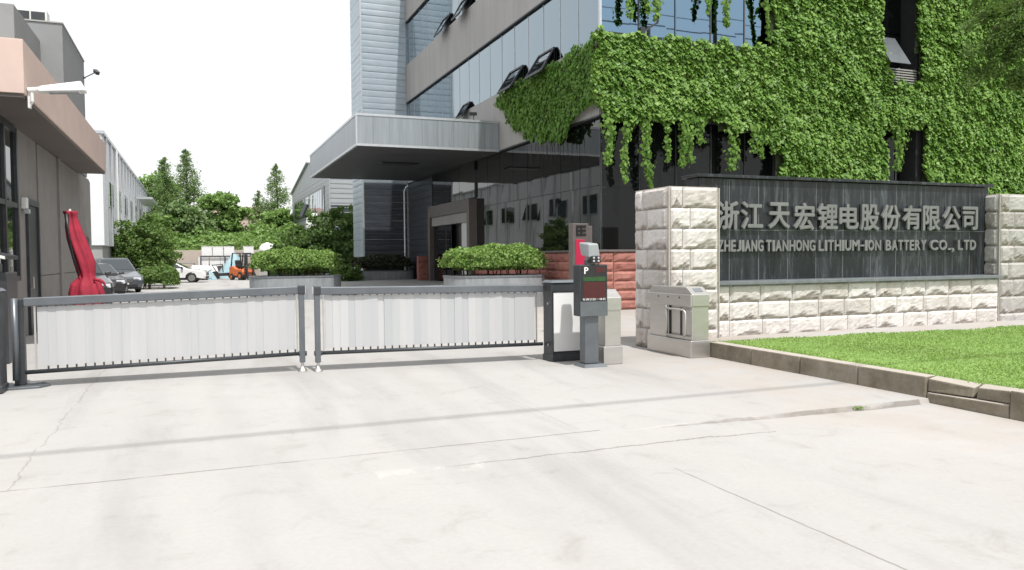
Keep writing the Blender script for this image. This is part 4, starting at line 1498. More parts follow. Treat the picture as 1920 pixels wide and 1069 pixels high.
def kiosk():
    t = thing('display_kiosk', 'dark entrance display kiosk on a slim grey column, with green and red indicator rows', 'kiosk', (5.27, 9.98, 0))
    b = MB()
    b.hexa([(5.09, 9.88, 0), (5.48, 9.88, 0), (5.48, 10.22, 0), (5.09, 10.22, 0)], [(5.13, 9.93, .045), (5.44, 9.93, .045), (5.44, 10.2, .045), (5.13, 10.2, .045)])
    b.build('base_plate', M['gate_metal'], t, bevel=.004)
    c = MB()
    c.box(5.155, 5.375, 9.97, 10.15, .046, .74)
    c.build('column', M['gate_metal'], t, bevel=.012)
    h = MB()
    h.box(5.05, 5.495, 9.92, 10.14, .735, 1.475)
    hd = h.build('display_head', M['dark_metal'], t, bevel=.014)
    s = MB()
    s.box(5.065, 5.48, 9.908, 9.918, .955, 1.462)
    s.build('screen', M['black'], hd, bevel=.003)
    g = MB(); g.box(5.10, 5.45, 9.9045, 9.9075, 1.235, 1.30)
    g.build('green_led_row', led_mat('green_led', (.10, .55, .10), 1.0, 78, .55), hd)
    r = MB(); r.box(5.10, 5.45, 9.9045, 9.9075, .995, 1.222)
    r.build('red_led_rows', led_mat('red_led', (.75, .03, .07), 1.1, 78, .33), hd)
    r2 = MB(); r2.box(5.30, 5.45, 9.9045, 9.9075, 1.36, 1.435)
    r2.build('red_led_corner', led_mat('red_led_corner', (.75, .03, .07), 1.0, 78, .33), hd)
    text_mesh("P", .1, .001, .003, 'lettering', M['white'], hd, 5.115, 5.175, 1.345, 1.437, 9.9055)
    # bowl bar of the parking letter plate
    text_mesh("车牌识别一体机", .05, .0008, 0, 'lettering', M['white'], hd, 5.085, 5.455, .962, 1.000 - .002, 9.9058, 1.15)
    MB().box(5.22, 5.34, 9.916, 9.9195, .835, .885).build('speaker_grille', M['gate_metal'], hd)
    MB().box(5.052, 5.493, 9.914, 9.9185, .735, .95).build('lower_panel', M['gate_metal'], hd, bevel=.003)
    a = MB()
    a.box(5.20, 5.33, 9.98, 10.08, 1.476, 1.54)
    a.tube([(5.265, 10.03, 1.53), (5.265, 10.03, 1.62)], .03, 10)
    a.build('bracket', M['gate_metal'], t)
    cam_ = MB()
    cam_.hexa([(5.185, 9.90, 1.575), (5.375, 9.90, 1.555), (5.375, 10.16, 1.60), (5.185, 10.16, 1.61)], [(5.165, 9.885, 1.77), (5.33, 9.885, 1.775), (5.345, 10.2, 1.80), (5.175, 10.2, 1.80)])
    ch = cam_.build('camera_housing', mat('camera_grey_paint', (.36, .385, .40), .45, .2), t, bevel=.022, seg=3)
    f = MB()
    f.box(5.215, 5.37, 9.885, 9.93, 1.50, 1.60)
    fl = f.build('lamp_block', M['black'], ch, bevel=.01)
    for x in (5.255, 5.33):
        for z in (1.527, 1.573):
            MB().tube([(x, 9.886, z), (x, 9.878, z)], .016, 10).build('lens', M['lamp_glass'], fl)
kiosk()

# ------------------------------------------------------------------ turnstiles
def turnstile(label, x0, x1, y0, y1, z1, screen, arm_side):
    t = thing('turnstile', label, 'turnstile', ((x0 + x1) / 2, (y0 + y1) / 2, 0), group='stainless steel turnstiles at the pedestrian lane')
    # long body with sloped shoulders, profile along y
    m = MB()
    m.box(x0, x1, y0, y1, .0, .27)
    m.build('plinth', M['steel'], t, bevel=.012)
    u = MB()
    x0b = x0 + .035
    L = y1 - y0
    u.prism([(y0 + .02, .272), (y1 - .03, .272), (y1 - .03, .85), (y1, .86), (y1, .985), (y1 - .1, z1), (y0 + .17, z1), (y0, .985), (y0, .80), (y0 + .02, .80)], 'x', x0b, x1 - .02)
    body = u.build('body', M['steel'], t, bevel=.012)
    MB().hexa([(x0b - .04, y0 - .004, .80), (x0b - .002, y0 - .004, .80), (x0b - .002, y1 + .004, .80), (x0b - .04, y1 + .004, .80)],
              [(x0b - .04, y0 - .004, .985), (x0b - .002, y0 - .004, .985), (x0b - .002, y1 + .004, .985), (x0b - .04, y1 + .004, .985)]).build('side_cover', M['steel'], body, bevel=.008)
    if screen:
        dy, dz = .17, z1 - .985
        def S(a, s, o):
            return (x0b + (x1 - .02 - x0b) * a, y0 + dy * s - o * dz * 2, .985 + dz * s + o * dy * 2)
        MB().hexa([S(.28, .35, .001), S(.75, .35, .001), S(.75, .8, .001), S(.28, .8, .001)], [S(.28, .35, .012), S(.75, .35, .012), S(.75, .8, .012), S(.28, .8, .012)]).build('card_reader', M['granite_ledge'], body)
    sl = MB()
    sl.box(x0b - .006, x0b - .001, y0 + .28, y0 + .33, .34, .77)
    sl.box(x0b - .006, x0b - .001, y0 + .58, y0 + .64, .30, .79)
    sl.build('slot', M['black'], body)
    sc = MB()
    for y in (y0 + .3, y0 + .62, y0 + .9):
        sc.tube([(x0b - .048, y, .93), (x0b - .04, y, .93)], .012, 8)
    sc.build('screw', M['dark_metal'], body)
    # U-shaped arm
    a = MB()
    if arm_side < 0:
        xa = x0b - .065
        ya, yb = y0 + .10, y0 + .66
        a.tube([(xa + .03, yb, .74), (xa, yb - .03, .745), (xa, ya + .05, .745), (xa, ya, .70), (xa, ya, .37), (xa, ya + .05, .325), (xa, yb - .03, .325), (xa + .03, yb, .33)], .017, 10)
        a.tube([(xa + .03, yb, .80), (xa + .03, yb, .28)], .022, 10)
    else:
        ya = y0 + .72
        xa = x1
        a.tube([(xa - .01, ya, .76), (xa + .28, ya, .76), (xa + .32, ya, .72), (xa + .32, ya, .38), (xa + .28, ya, .34), (xa - .01, ya, .34)], .017, 10)
        a.tube([(xa + .005, ya, .80), (xa + .005, ya, .28)], .02, 10)
    a.build('barrier_arm', M['steel'], t, smooth=True)
    return t
turnstile('stainless steel turnstile in front of the stone pillar, with a swing arm and reader', 7.06, 7.43, 10.12, 11.38, 1.10, True, -1)
turnstile('stainless steel turnstile standing directly behind the display kiosk', 5.50, 5.82, 10.05, 11.25, 1.10, False, 1)

# red lit totem behind the cabinet
def totem():
    t = thing('sign_totem', 'grey totem with a dark emblem plate and a red lit strip, behind the gate cabinet', 'sign', (7.17, 14, 0))
    m = MB()
    m.box(6.95, 7.30, 13.95, 14.15, 0, 2.25)
    m.box(7.303, 7.40, 13.98, 14.12, 0, 2.2)
    m.build('post', M['portal'], t, bevel=.01)
    e = MB()
    for z in (2.03, 2.11, 2.19):
        e.box(7.02, 7.24, 13.935, 13.948, z - .018, z + .018)
    e.box(7.02, 7.055, 13.93, 13.9345, 2.01, 2.21)
    e.box(7.12, 7.15, 13.93, 13.9345, 2.01, 2.21)
    e.build('emblem', M['black'], t)
    l = MB()
    l.box(7.01, 7.20, 13.93, 13.948, 1.42, 1.93)
    l.build('red_strip', glow('red_light_strip', (.75, .03, .10), .45), t, bevel=.006)
    MB().box(7.03, 7.16, 13.93, 13.948, 1.26, 1.39).build('notice', M['white'], t)
totem()

# ================================================================== PLANTERS
def planter(label, c, rx, ry, z1, hz, hrx, hry, m, nleaf, size, hedge_label, z0=0., parts=26):
    t = thing('stone_planter', label, 'planter', (c[0], c[1], z0), group='oval stone planters before the entrance')
    w = MB()
    n = 48
    for k in range(n):                                     # slightly facetted ring of upright slabs
        a0, a1 = 2 * math.pi * k / n, 2 * math.pi * (k + 1) / n
        def pt(a, s, z):
            ca, sa = math.cos(a), math.sin(a)
            q = (abs(ca) ** 2.6 + abs(sa) ** 2.6) ** (-1 / 2.6)
            return (c[0] + rx * s * q * ca, c[1] + ry * s * q * sa, z)
        w.hexa([pt(a0, 1, z0), pt(a1, 1, z0), pt(a1, .9, z0), pt(a0, .9, z0)], [pt(a0, 1, z1 - .06), pt(a1, 1, z1 - .06), pt(a1, .9, z1 - .06), pt(a0, .9, z1 - .06)])
    w.build('wall', M['planter'], t)
    r = MB()
    for k in range(n):
        a0, a1 = 2 * math.pi * k / n, 2 * math.pi * (k + 1) / n
        r.hexa([pt(a0, 1.015, z1 - .058), pt(a1, 1.015, z1 - .058), pt(a1, .88, z1 - .058), pt(a0, .88, z1 - .058)], [pt(a0, 1.015, z1), pt(a1, 1.015, z1), pt(a1, .88, z1), pt(a0, .88, z1)])
    r.build('rim', M['granite_ledge'], t)
    s = MB()
    s.lathe([(.02, z1 - .05 - z0), (1., z1 - .1 - z0)], (c[0], c[1], z0), 32, sx=rx * .9, sy=ry * .9)
    s.build('soil', M['soil'], t)
    h = thing('clipped_hedge', hedge_label, 'hedge', (c[0], c[1], z1 - .06), group='clipped hedges in the stone planters')
    b = MB()
    for k in range(parts):
        x = c[0] + random.uniform(-.85, .85) * hrx; y = c[1] + random.uniform(-.8, .8) * hry
        b.tube([(x, y, z1 - .08), (x + random.uniform(-.15, .15), y + random.uniform(-.1, .1), z1 + hz * .6)], [.022, .01], 5)
    b.build('stem', M['stem'], h)
    C, T, N, S = box_hedge((c[0], c[1], z1 + hz * .56), (hrx, hry, hz * .5), nleaf, size)
    leaf_obj('foliage', C, T, N, S, m, h, width=.7)
    k = nleaf // 3
    P = (rng.random((k, 3)) * 2 - 1) * .8
    leaf_obj('inner_foliage', np.array([[c[0], c[1], z1 + hz * .56]]) + P * np.array([hrx, hry, hz * .45]), rand_dirs(k), rand_dirs(k) + np.array([0, 0, .5]), size * 1.3 * np.ones(k), m, h)
planter('oval grey stone planter with a bright hedge, left of the porch', (3.66, 32.0), 1.75, 1.15, .92, .95, 1.62, 1.0, M['hedge'], 9000, .095, 'bright green clipped hedge in the left planter, seen above the gap between the gates')
planter('oval grey stone planter with a bright hedge, in front of the glass wall', (8.86, 23.4), 1.64, 1.05, 1.02, .84, 1.54, .98, M['hedge'], 11000, .085, 'bright green clipped hedge in the planter in front of the dark glass wall')
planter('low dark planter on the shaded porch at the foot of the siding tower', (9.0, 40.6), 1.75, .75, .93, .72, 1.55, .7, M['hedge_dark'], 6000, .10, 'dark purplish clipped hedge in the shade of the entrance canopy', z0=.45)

# ================================================================== GATEHOUSE (left)
def gatehouse():
    B = thing('gatehouse', 'grey gatehouse with a salmon roof fascia over its door and windows', 'gatehouse', (-3.35, 15, 0))
    w = MB()
    w.box(-12, -3.35, 12.2, 30.4, 0, 4.35)
    w.build('wall', M['brick_dark_wall'], B)
    g = MB()
    for y0, y1 in ((20.75, 24.1), (24.13, 27.6), (27.63, 30.4)):
        for z0, z1 in ((0.0, 1.24), (1.265, 4.28)):
            g.box(-3.347, -3.325, y0, y1, z0, z1)
    g.build('wall_panel', M['brick_dark_wall'], B)
    pl = MB()
    pl.box(-3.348, -3.27, 23.4, 23.75, 0, 4.28)
    pl.build('pilaster', M['brick_dark_wall'], B)
    f = MB()
    f.box(-12, -2.57, 15.06, 27.7, 4.36, 5.25)
    f.build('fascia', M['salmon'], B, bevel=.01)
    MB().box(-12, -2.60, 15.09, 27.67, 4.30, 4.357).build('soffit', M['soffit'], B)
    d = MB()
    d.box(-3.348, -3.29, 19.3, 19.42, 0, 2.93); d.box(-3.348, -3.29, 20.5, 20.62, 0, 2.93); d.box(-3.348, -3.29, 19.423, 20.497, 2.8, 2.93)
    dd = d.build('door', M['dark_metal'], B)
    MB().box(-3.348, -3.33, 19.425, 20.495, 0, 2.797).build('door_leaf', M['door_dark'], dd)
    MB().tube([(-3.32, 19.55, 1.0), (-3.27, 19.55, 1.0), (-3.27, 19.55, 1.25), (-3.32, 19.55, 1.25)], .015, 6).build('handle', M['steel'], dd)
    d = MB()
    d.box(-3.322, -3.29, 28.55, 29.5, 0, 2.35)
    d.build('door', M['door_dark'], B)
    wn_ = MB()
    for y in (13.4, 15.4, 17.2, 18.3):
        wn_.box(-3.348, -3.28, y - .06, y + .06, 1.2, 4.25)
    for z in (1.25, 2.7, 4.2):
        wn_.box(-3.348, -3.285, 13.4, 18.3, z - .05, z + .05)
    wf = wn_.build('window', M['dark_metal'], B)
    p = MB()
    panes(p, (-3.335, 0, 0), (0, 1, 0), (0, 0, 1), (1, 0, 0), [13.4, 15.4, 17.2, 18.3], [1.25, 2.7, 4.2], jit=.002)
    p.build('pane', M['glass_dark'], wf)
    # upper storey blocks, set back
    u = MB()
    u.box(-12, -3.9, 21.9, 25.3, 5.25, 7.72)
    u.box(-12, -3.36, 25.4, 30.0, 4.4, 8.27)
    u.build('upper_storey', M['grey_block'], B, bevel=.015)
    uw = MB()
    uw.box(-3.357, -3.345, 27.9, 28.5, 5.3, 6.1)
    uw.build('upper_window', M['glass_dark'], B)
    tr = MB()
    tr.box(-3.357, -3.35, 25.42, 29.98, 6.28, 6.30)
    tr.box(-12.02, -3.34, 25.37, 30.02, 8.272, 8.31)
    tr.build('parapet_trim', M['grey_base'], B)
    return B
gatehouse()

def street_lamp():
    t = thing('street_lamp', 'white flat lamp head on a short bracket at the salmon fascia corner', 'lamp', (-2.54, 15.4, 4.5))
    b = MB()
    b.tube([(-2.55, 15.35, 4.210), (-2.50, 15.3, 4.280), (-2.50, 15.3, 4.490)], .028, 10)
    b.box(-2.565, -2.53, 15.3, 15.42, 4.170, 4.44)
    b.tube([(-2.56, 15.3, 4.460), (-2.36, 15.3, 4.490)], .045, 12)
    b.build('bracket', M['white'], t)
    h = MB()
    h.hexa([(-2.40, 15.18, 4.430), (-1.68, 15.16, 4.490), (-1.68, 15.46, 4.490), (-2.40, 15.44, 4.430)],
           [(-2.38, 15.21, 4.530), (-1.76, 15.2, 4.660), (-1.76, 15.42, 4.660), (-2.38, 15.41, 4.550)])
    hh = h.build('lamp_head', M['white'], t, bevel=.025, seg=3)
    MB().hexa([(-2.25, 15.22, 4.430), (-1.80, 15.21, 4.467), (-1.80, 15.41, 4.467), (-2.25, 15.40, 4.430)],
              [(-2.25, 15.22, 4.441), (-1.80, 15.21, 4.479), (-1.80, 15.41, 4.479), (-2.25, 15.40, 4.441)]).build('lamp_glass', M['lamp_glass'], hh)
street_lamp()
wall_camera('security_camera', 'small dark floodlight camera on a thin arm at the edge of the grey upper block', (-3.33, 29.7, 7.68), (.5, -1, -.6), (.36, 0, .22))

def ac_unit():
    t = thing('air_conditioner', 'white rooftop air conditioner behind the grey upper block', 'air conditioner', (-4.35, 27.2, 8.31))
    m = MB()
    m.box(-4.75, -3.95, 26.9, 27.4, 8.38, 9.02)
    m.box(-4.7, -4.6, 27, 27.3, 8.31, 8.379); m.box(-4.1, -4.0, 27, 27.3, 8.31, 8.379)
    m.build('casing', M['ac_white'], t, bevel=.02)
    g = MB()
    g.box(-4.70, -4.40, 26.885, 26.898, 8.44, 8.95)
    g.box(-4.36, -4.0, 26.885, 26.898, 8.44, 8.95)
    g.build('grille', M['dark_metal'], t)
    r = MB()
    for x in (-4.35,):
        r.lathe([(.20, 0), (.21, .04), (.17, .05)], (x, 27.15, 9.02), 20)
    r.build('fan_ring', M['ac_white'], t)
ac_unit()

def service_desk():
    t = thing('service_desk', 'dark cabinet with a slanted white-edged lid in front of the gatehouse window', 'cabinet', (-3.0, 14.4, 0))
    m = MB()
    m.box(-4.2, -2.72, 14.1, 14.9, 0, 1.42)
    m.build('body', M['dark_metal'], t, bevel=.015)
    l = MB()
    l.hexa([(-4.2, 13.95, 2.0), (-2.72, 13.95, 1.62), (-2.72, 15.0, 1.62), (-4.2, 15.0, 2.0)], [(-4.2, 13.95, 2.06), (-2.72, 13.95, 1.68), (-2.72, 15.0, 1.68), (-4.2, 15.0, 2.06)])
    l.build('lid', M['dark_metal'], t)
    e = MB()
    e.hexa([(-4.2, 13.92, 2.01), (-2.70, 13.92, 1.625), (-2.70, 13.945, 1.625), (-4.2, 13.945, 2.01)], [(-4.2, 13.92, 2.055), (-2.70, 13.92, 1.67), (-2.70, 13.945, 1.67), (-4.2, 13.945, 2.055)])
    e.build('lid_edge', M['white'], t)
    d = MB()
    d.box(-3.15, -2.85, 14.2, 14.5, 1.42, 1.56)
    d.tube([(-3.45, 14.2, 1.50), (-3.45, 14.3, 1.50)], .09, 14)
    d.box(-3.3, -3.2, 14.3, 14.4, 1.42, 1.64)
    d.build('equipment', M['gate_metal'], t)
    MB().box(-3.5, -2.9, 14.086, 14.098, 1.0, 1.2).build('inlet', M['black'], t)
service_desk()

def lamp_box():
    t = thing('wall_lamp', 'small white box lamp on the grey wall beside the gatehouse door', 'lamp', (-3.3, 19.0, 2.7))
    MB().box(-3.348, -3.24, 18.88, 19.08, 2.68, 2.92).build('housing', M['ac_white'], t, bevel=.02)
    MB().box(-3.31, -3.20, 18.92, 19.04, 2.58, 2.675).build('lens', M['trim_metal'], t, bevel=.015)
lamp_box()

def parasol():
    t = thing('folded_parasol', 'tall folded red parasol tied near its foot, leaning beside the gatehouse', 'parasol', (-2.2, 20, 0))
    m = MB()
    ns, nz = 28, 26
    prof = [(.24, .10), (.29, .45), (.31, .85), (.27, 1.08), (.15, 1.22), (.175, 1.34), (.20, 1.55), (.19, 1.8), (.165, 2.1), (.135, 2.35), (.11, 2.52), (.10, 2.60), (.135, 2.66), (.13, 2.70)]
    vs, fs = [], []
    for i, (r, z) in enumerate(prof):
        cx = -2.30 - .20 * max(0, z - 1.2) + .02 * math.sin(z * 5)
        for k in range(ns):
            a = 2 * math.pi * k / ns
            rr = r * (1 + .2 * math.sin(a * 7 + z * 1.4) + .06 * math.sin(a * 3 + z * 4) + .05 * noise.noise(Vector((math.cos(a) * 2, math.sin(a) * 2, z * 3))))
            vs.append((cx + rr * math.cos(a), 20 + rr * .9 * math.sin(a), z))
    for i in range(len(prof) - 1):
        for k in range(ns):
            fs.append((i * ns + k, i * ns + (k + 1) % ns, (i + 1) * ns + (k + 1) % ns, (i + 1) * ns + k))
    fs.append(tuple((len(prof) - 1) * ns + k for k in range(ns)))
    m.add(vs, fs)
    m.build('canopy', M['red_cloth'], t, smooth=True)
    b = MB()
    b.tube([(-2.3, 20, .05), (-2.3, 20, .4)], .04, 10)
    b.lathe([(.35, 0), (.35, .06), (.08, .09)], (-2.3, 20, 0), 20)
    b.build('base', M['dark_metal'], t)
    d = MB()
    d.tube([(-2.66, 19.92, 2.64), (-2.625, 19.9, 2.2), (-2.545, 19.88, 1.7), (-2.43, 19.85, 1.25)], [.05, .035, .03, .012], 8)
    d.build('dark_lining', M['black'], t, smooth=True)
    s = MB()
    s.tube([(-2.15, 19.75, 1.17), (-2.02, 19.74, 1.15), (-1.95, 19.75, 1.10), (-1.90, 19.76, 1.0)], [.03, .04, .03, .015], 8)
    s.build('tie_ribbon', M['red_cloth'], t, smooth=True)
    MB().lathe([(.03, 0), (.025, .05), (.01, .06)], (-2.6, 20, 2.69), 10).build('finial', M['white'], t)
parasol()

# ================================================================== WAREHOUSE (left, far)
def warehouse():
    B = thing('warehouse', 'long white metal-clad warehouse with ribbed walls and small windows behind the gatehouse', 'warehouse', (-4.5, 46.7, 0))
    w = MB()
    w.box(-24, -4.62, 46.82, 100, 0, 2.38)
    w.build('plinth', M['grey_base'], B)
    c = MB()
    c.box(-24, -4.5, 46.7, 100.1, 2.385, 8.28)
    c.build('cladding', M['white_wall'], B)
    r = MB()
    y = 48.2
    while y < 100:
        r.box(-4.498, -4.40, y - .12, y + .12, 2.39, 8.27)
        y += 2.55
    r.build('rib', M['trim_metal'], B)
    MB().box(-24.1, -4.38, 46.6, 100.2, 8.285, 8.45).build('roof_edge', M['trim_metal'], B)
    for y in [50.6 + 5.1 * i for i in range(9)]:
        f = MB()
        f.box(-4.498, -4.44, y - 1.15, y + 1.15, 4.6, 6.05)
        wf = f.build('window', M['trim_metal'], B)
        p = MB()
        for a, b in ((y - 1.08, y - .03), (y + .03, y + 1.08)):
            p.box(-4.437, -4.432, a, b, 4.67, 5.98)
        p.build('pane', M['glass_dark'], wf)
    MB().box(-4.38, -3.2, 70.5, 80, 6.55, 6.72).build('awning', M['trim_metal'], B)
    d = MB()
    d.tube([(-4.36, 53.4, 0), (-4.36, 53.4, 8.3)], .07, 8)
    d.build('downpipe', M['white'], B)
warehouse()

def shed():
    B = thing('gabled_shed', 'grey gabled factory hall with a ribbon window behind the siding tower', 'factory hall', (10.9, 69, 0))
    m = MB()
    Y0, Y1, YR = 69., 97.5, 82.5
    m.prism([(Y0, 0), (Y1, 0), (Y1, 9.3), (YR, 11.4), (Y0, 9.6)], 'x', 10.9, 34)
    m.build('wall', M['shed'], B)
    g = MB()
    for z in [2.2 + .42 * i for i in range(17)]:
        g.box(10.87, 10.898, Y0 + .1, Y1 - .1, z, z + .04)
        g.box(10.95, 33, Y0 - .03, Y0 - .002, z, z + .06)
    g.build('cladding_rib', M['trim_metal'], B)
    e = MB()
    e.bar((10.8, YR, 11.45), (10.8, Y1 + .2, 9.33), .3, .12)
    e.bar((10.8, YR, 11.45), (10.8, Y0 - .2, 9.63), .3, .12)
    e.box(10.84, 10.93, Y0 - .06, Y0 + .08, 0, 9.5)
    e.build('roof_edge', M['trim_metal'], B)
    f = MB()
    f.box(10.84, 10.897, 72, 95, 5.7, 8.15)
    wf = f.build('window', M['gate_metal'], B)
    p = MB()
    panes(p, (10.835, 0, 0), (0, 1, 0), (0, 0, 1), (-1, 0, 0), steps(72.15, 94.85, 1.25), [5.85, 8.0], gap=.12, jit=.01)
    p.build('pane', M['glass_pale'], wf)
    d = MB()
    d.tube([(10.8, 73.5, 5.3), (10.2, 73.8, 5.35), (9.9, 74, 5.1), (9.85, 74, 4.6), (9.85, 74, 4.1)], .42, 14)
    d.build('exhaust_duct', M['white'], B, smooth=True)
    MB().bar((9.7, 75.3, 6.6), (9.1, 74.6, 5.4), .35, .25).build('duct_brace', M['dark_metal'], B)
    MB().box(10.95, 34, Y0 - .02, Y0 - .001, 0, 6.2).build('dark_base', M['siding_dark'], B)
    L = thing('lean_to', 'low slate-grey lean-to with a sloping roofline beside the gabled hall', 'shed', (9.5, 96, 0))
    q = MB()
    q.prism([(7.1, 0), (10.85, 0), (10.85, 5.1), (10.2, 5.0), (7.1, 3.6)], 'y', 90, 99)
    q.build('wall', M['siding_dark'], L)
    q = MB()
    q.bar((7.0, 90, 3.66), (10.2, 90, 5.06), .1, .3, up=(0, 1, 0))
    q.build('roof_edge', M['gate_metal'], L)
shed()

def back_wall():
    t = tag(MB().box(-14, 10.8, 78, 78.5, 0, 2.42).build('retaining_wall', M['beige_wall'], bevel=.03), 'long beige rough retaining wall at the far end of the yard', 'wall')
back_wall()

def house():
    B = thing('distant_house', 'pale pink house glimpsed between the trees on the hill', 'house', (7, 130, 4))
    MB().box(2, 10, 128, 134, 3.5, 8.3).build('wall', M['pink_house'], B)
    r = MB()
    r.prism([(127.6, 8.3), (134.4, 8.3), (131, 9.8)], 'x', 1.7, 10.3)
    r.build('roof', M['house_roof'], B)
    for x in (3.5, 6, 8.5):
        MB().box(x - .5, x + .5, 127.96, 127.998, 5.6, 7).build('window', M['glass_dark'], B)
house()

# ================================================================== YARD CLUTTER
def rack():
    t = thing('storage_rack', 'grey steel rack of posts and beams in front of the beige wall', 'rack', (2.3, 76.6, 0))
    m = MB()
    for x in (.4, 2.45, 4.95):
        for y in (76.0, 77.3):
            m.box(x - .05, x + .05, y - .05, y + .05, 0, 1.9)
    for z in (.86, 1.80):
        for y in (76.0, 77.3):
            m.box(.4, 4.95, y - .04, y + .04, z, z + .10)
    m.build('frame', M['dark_metal'], t)
    xs = [(.92, 'first'), (1.86, 'second'), (2.82, 'third'), (4.52, 'last')]
    g = 'white storage crates on the rack'
    labs = ['leftmost white crate in the top row on the rack', 'second white crate in the top row on the rack', 'third white crate in the top row on the rack', 'white crate standing apart at the right end of the top row',
            'leftmost white crate in the lower row on the rack', 'second white crate in the lower row on the rack', 'third white crate in the lower row on the rack', 'rightmost white crate in the lower row, beside the blue tarp']
    proto = None
    pos = [(x, 1.905) for x, _ in xs] + [(.62, .965), (1.6, .965), (2.5, .965), (3.4, .965)]
    for (x, z), lb in zip(pos, labs):
        if proto is None:
            c = thing('storage_crate', lb, 'crate', (x, 76.65, z), group=g)
            b = MB()
            b.box(-.42, .42, -.5, .5, 0.02, .82)
            b.build('shell', M['car_white'], c, local=True, bevel=.03)
            r = MB()
            for a in (-.44, .40):
                r.box(a, a + .04, -.52, -.48, 0, .86); r.box(a, a + .04, .48, .52, 0, .86)
            r.box(-.395, .395, -.52, -.48, .82, .86); r.box(-.395, .395, -.52, -.48, 0, .03)
            r.build('frame', M['ac_white'], c, local=True)
            proto = c
        else:
            c = copy_tree(proto)
            c.location = (x, 76.65, z)
            c['label'] = lb
rack()

def tank():
    t = thing('water_tank', 'white domed water tank behind the left planter', 'tank', (5.9, 72, 0))
    MB().lathe([(.72, 0), (.72, 2.35), (.66, 2.65), (.45, 2.88), (.15, 2.98), (.12, 3.03)], (5.85, 72, 0), 28).build('shell', M['white'], t, smooth=True)
    r = MB()
    for z in (.6, 1.2, 1.8, 2.3):
        r.lathe([(.735, 0), (.745, .04), (.735, .08)], (5.85, 72, z), 28)
    r.build('hoop', M['ac_white'], t)
    b = thing('white_chest', 'white box standing against the right of the domed tank', 'box', (7.1, 72, 0))
    MB().box(6.62, 7.7, 71.5, 72.5, .06, 2.35).build('shell', M['white'], b, bevel=.05)
    MB().box(6.58, 7.74, 71.46, 72.54, 2.35, 2.45).build('lid', M['ac_white'], b, bevel=.02)
    m = MB()
    for x in (6.7, 7.6):
        m.box(x - .08, x + .08, 71.55, 72.45, 0, .06)
    m.build('skid', M['dark_metal'], b)
tank()

def tarp(name, label, pts_h, c, sx, sy, h, seed):
    vs, fs = [], []
    n, k = 16, 24
    for i in range(n + 1):
        f = i / n
        for j in range(k):
            a = 2 * math.pi * j / k
            r = f * (1 + .12 * math.sin(a * 5 + seed)) 
            z = h * (1 - f ** 1.3) * (1 + .12 * noise.noise(Vector((math.cos(a) * f * 3, math.sin(a) * f * 3, seed)))) 
            vs.append((c[0] + (r * sx) * math.cos(a) + pts_h * (1 - f), c[1] + r * sy * math.sin(a), max(.01, z)))
    for i in range(n):
        for j in range(k):
            fs.append((i * k + j, i * k + (j + 1) % k, (i + 1) * k + (j + 1) % k, (i + 1) * k + j))
    m = MB(); m.add(vs, fs)
    return tag(m.build(name, M['tarp'], smooth=True), label, 'tarpaulin')
tarp('blue_tarp', 'tall pale blue tarpaulin draped to a peak behind the forklift', .35, (2.7, 69), 1.25, .9, 2.15, 1.)
tarp('blue_tarp', 'small pale blue tarpaulin heap on the ground left of the forklift', 0, (.95, 64.5), .55, .4, .75, 4.)

def barrow():
    t = thing('hand_cart', 'small dark hand cart with round wheels beside the blue heap', 'cart', (.3, 64, 0))
    m = MB()
    for x in (-.05, .55):
        m.tube([(x, 63.8, .3), (x, 63.95, .3)], .3, 16)
    m.build('wheel', M['rubber'], t)
    b = MB()
    b.hexa([(-.1, 63.7, .35), (.6, 63.7, .35), (.6, 64.4, .35), (-.1, 64.4, .35)], [(-.25, 63.6, .75), (.75, 63.6, .75), (.75, 64.5, .75), (-.25, 64.5, .75)])
    b.build('tray', M['dark_metal'], t)
    h = MB()
    h.tube([(.7, 63.8, .6), (1.1, 63.8, .8)], .03, 6)
    h.build('handle', M['dark_metal'], t)
barrow()

def rail_fence():
    t = thing('guard_rail', 'thin grey pipe rail behind the white saloon', 'railing', (-.9, 70, 0))
    m = MB()
    for x in (-2.2, -1.2, -.15):
        m.tube([(x, 70, 0), (x, 70, 1.3)], .035, 8)
    m.build('post', M['gate_metal'], t)
    m = MB()
    for z in (.7, 1.28):
        m.tube([(-2.2, 70, z), (-.15, 70, z)], .035, 8)
    m.build('rail', M['gate_metal'], t)
rail_fence()

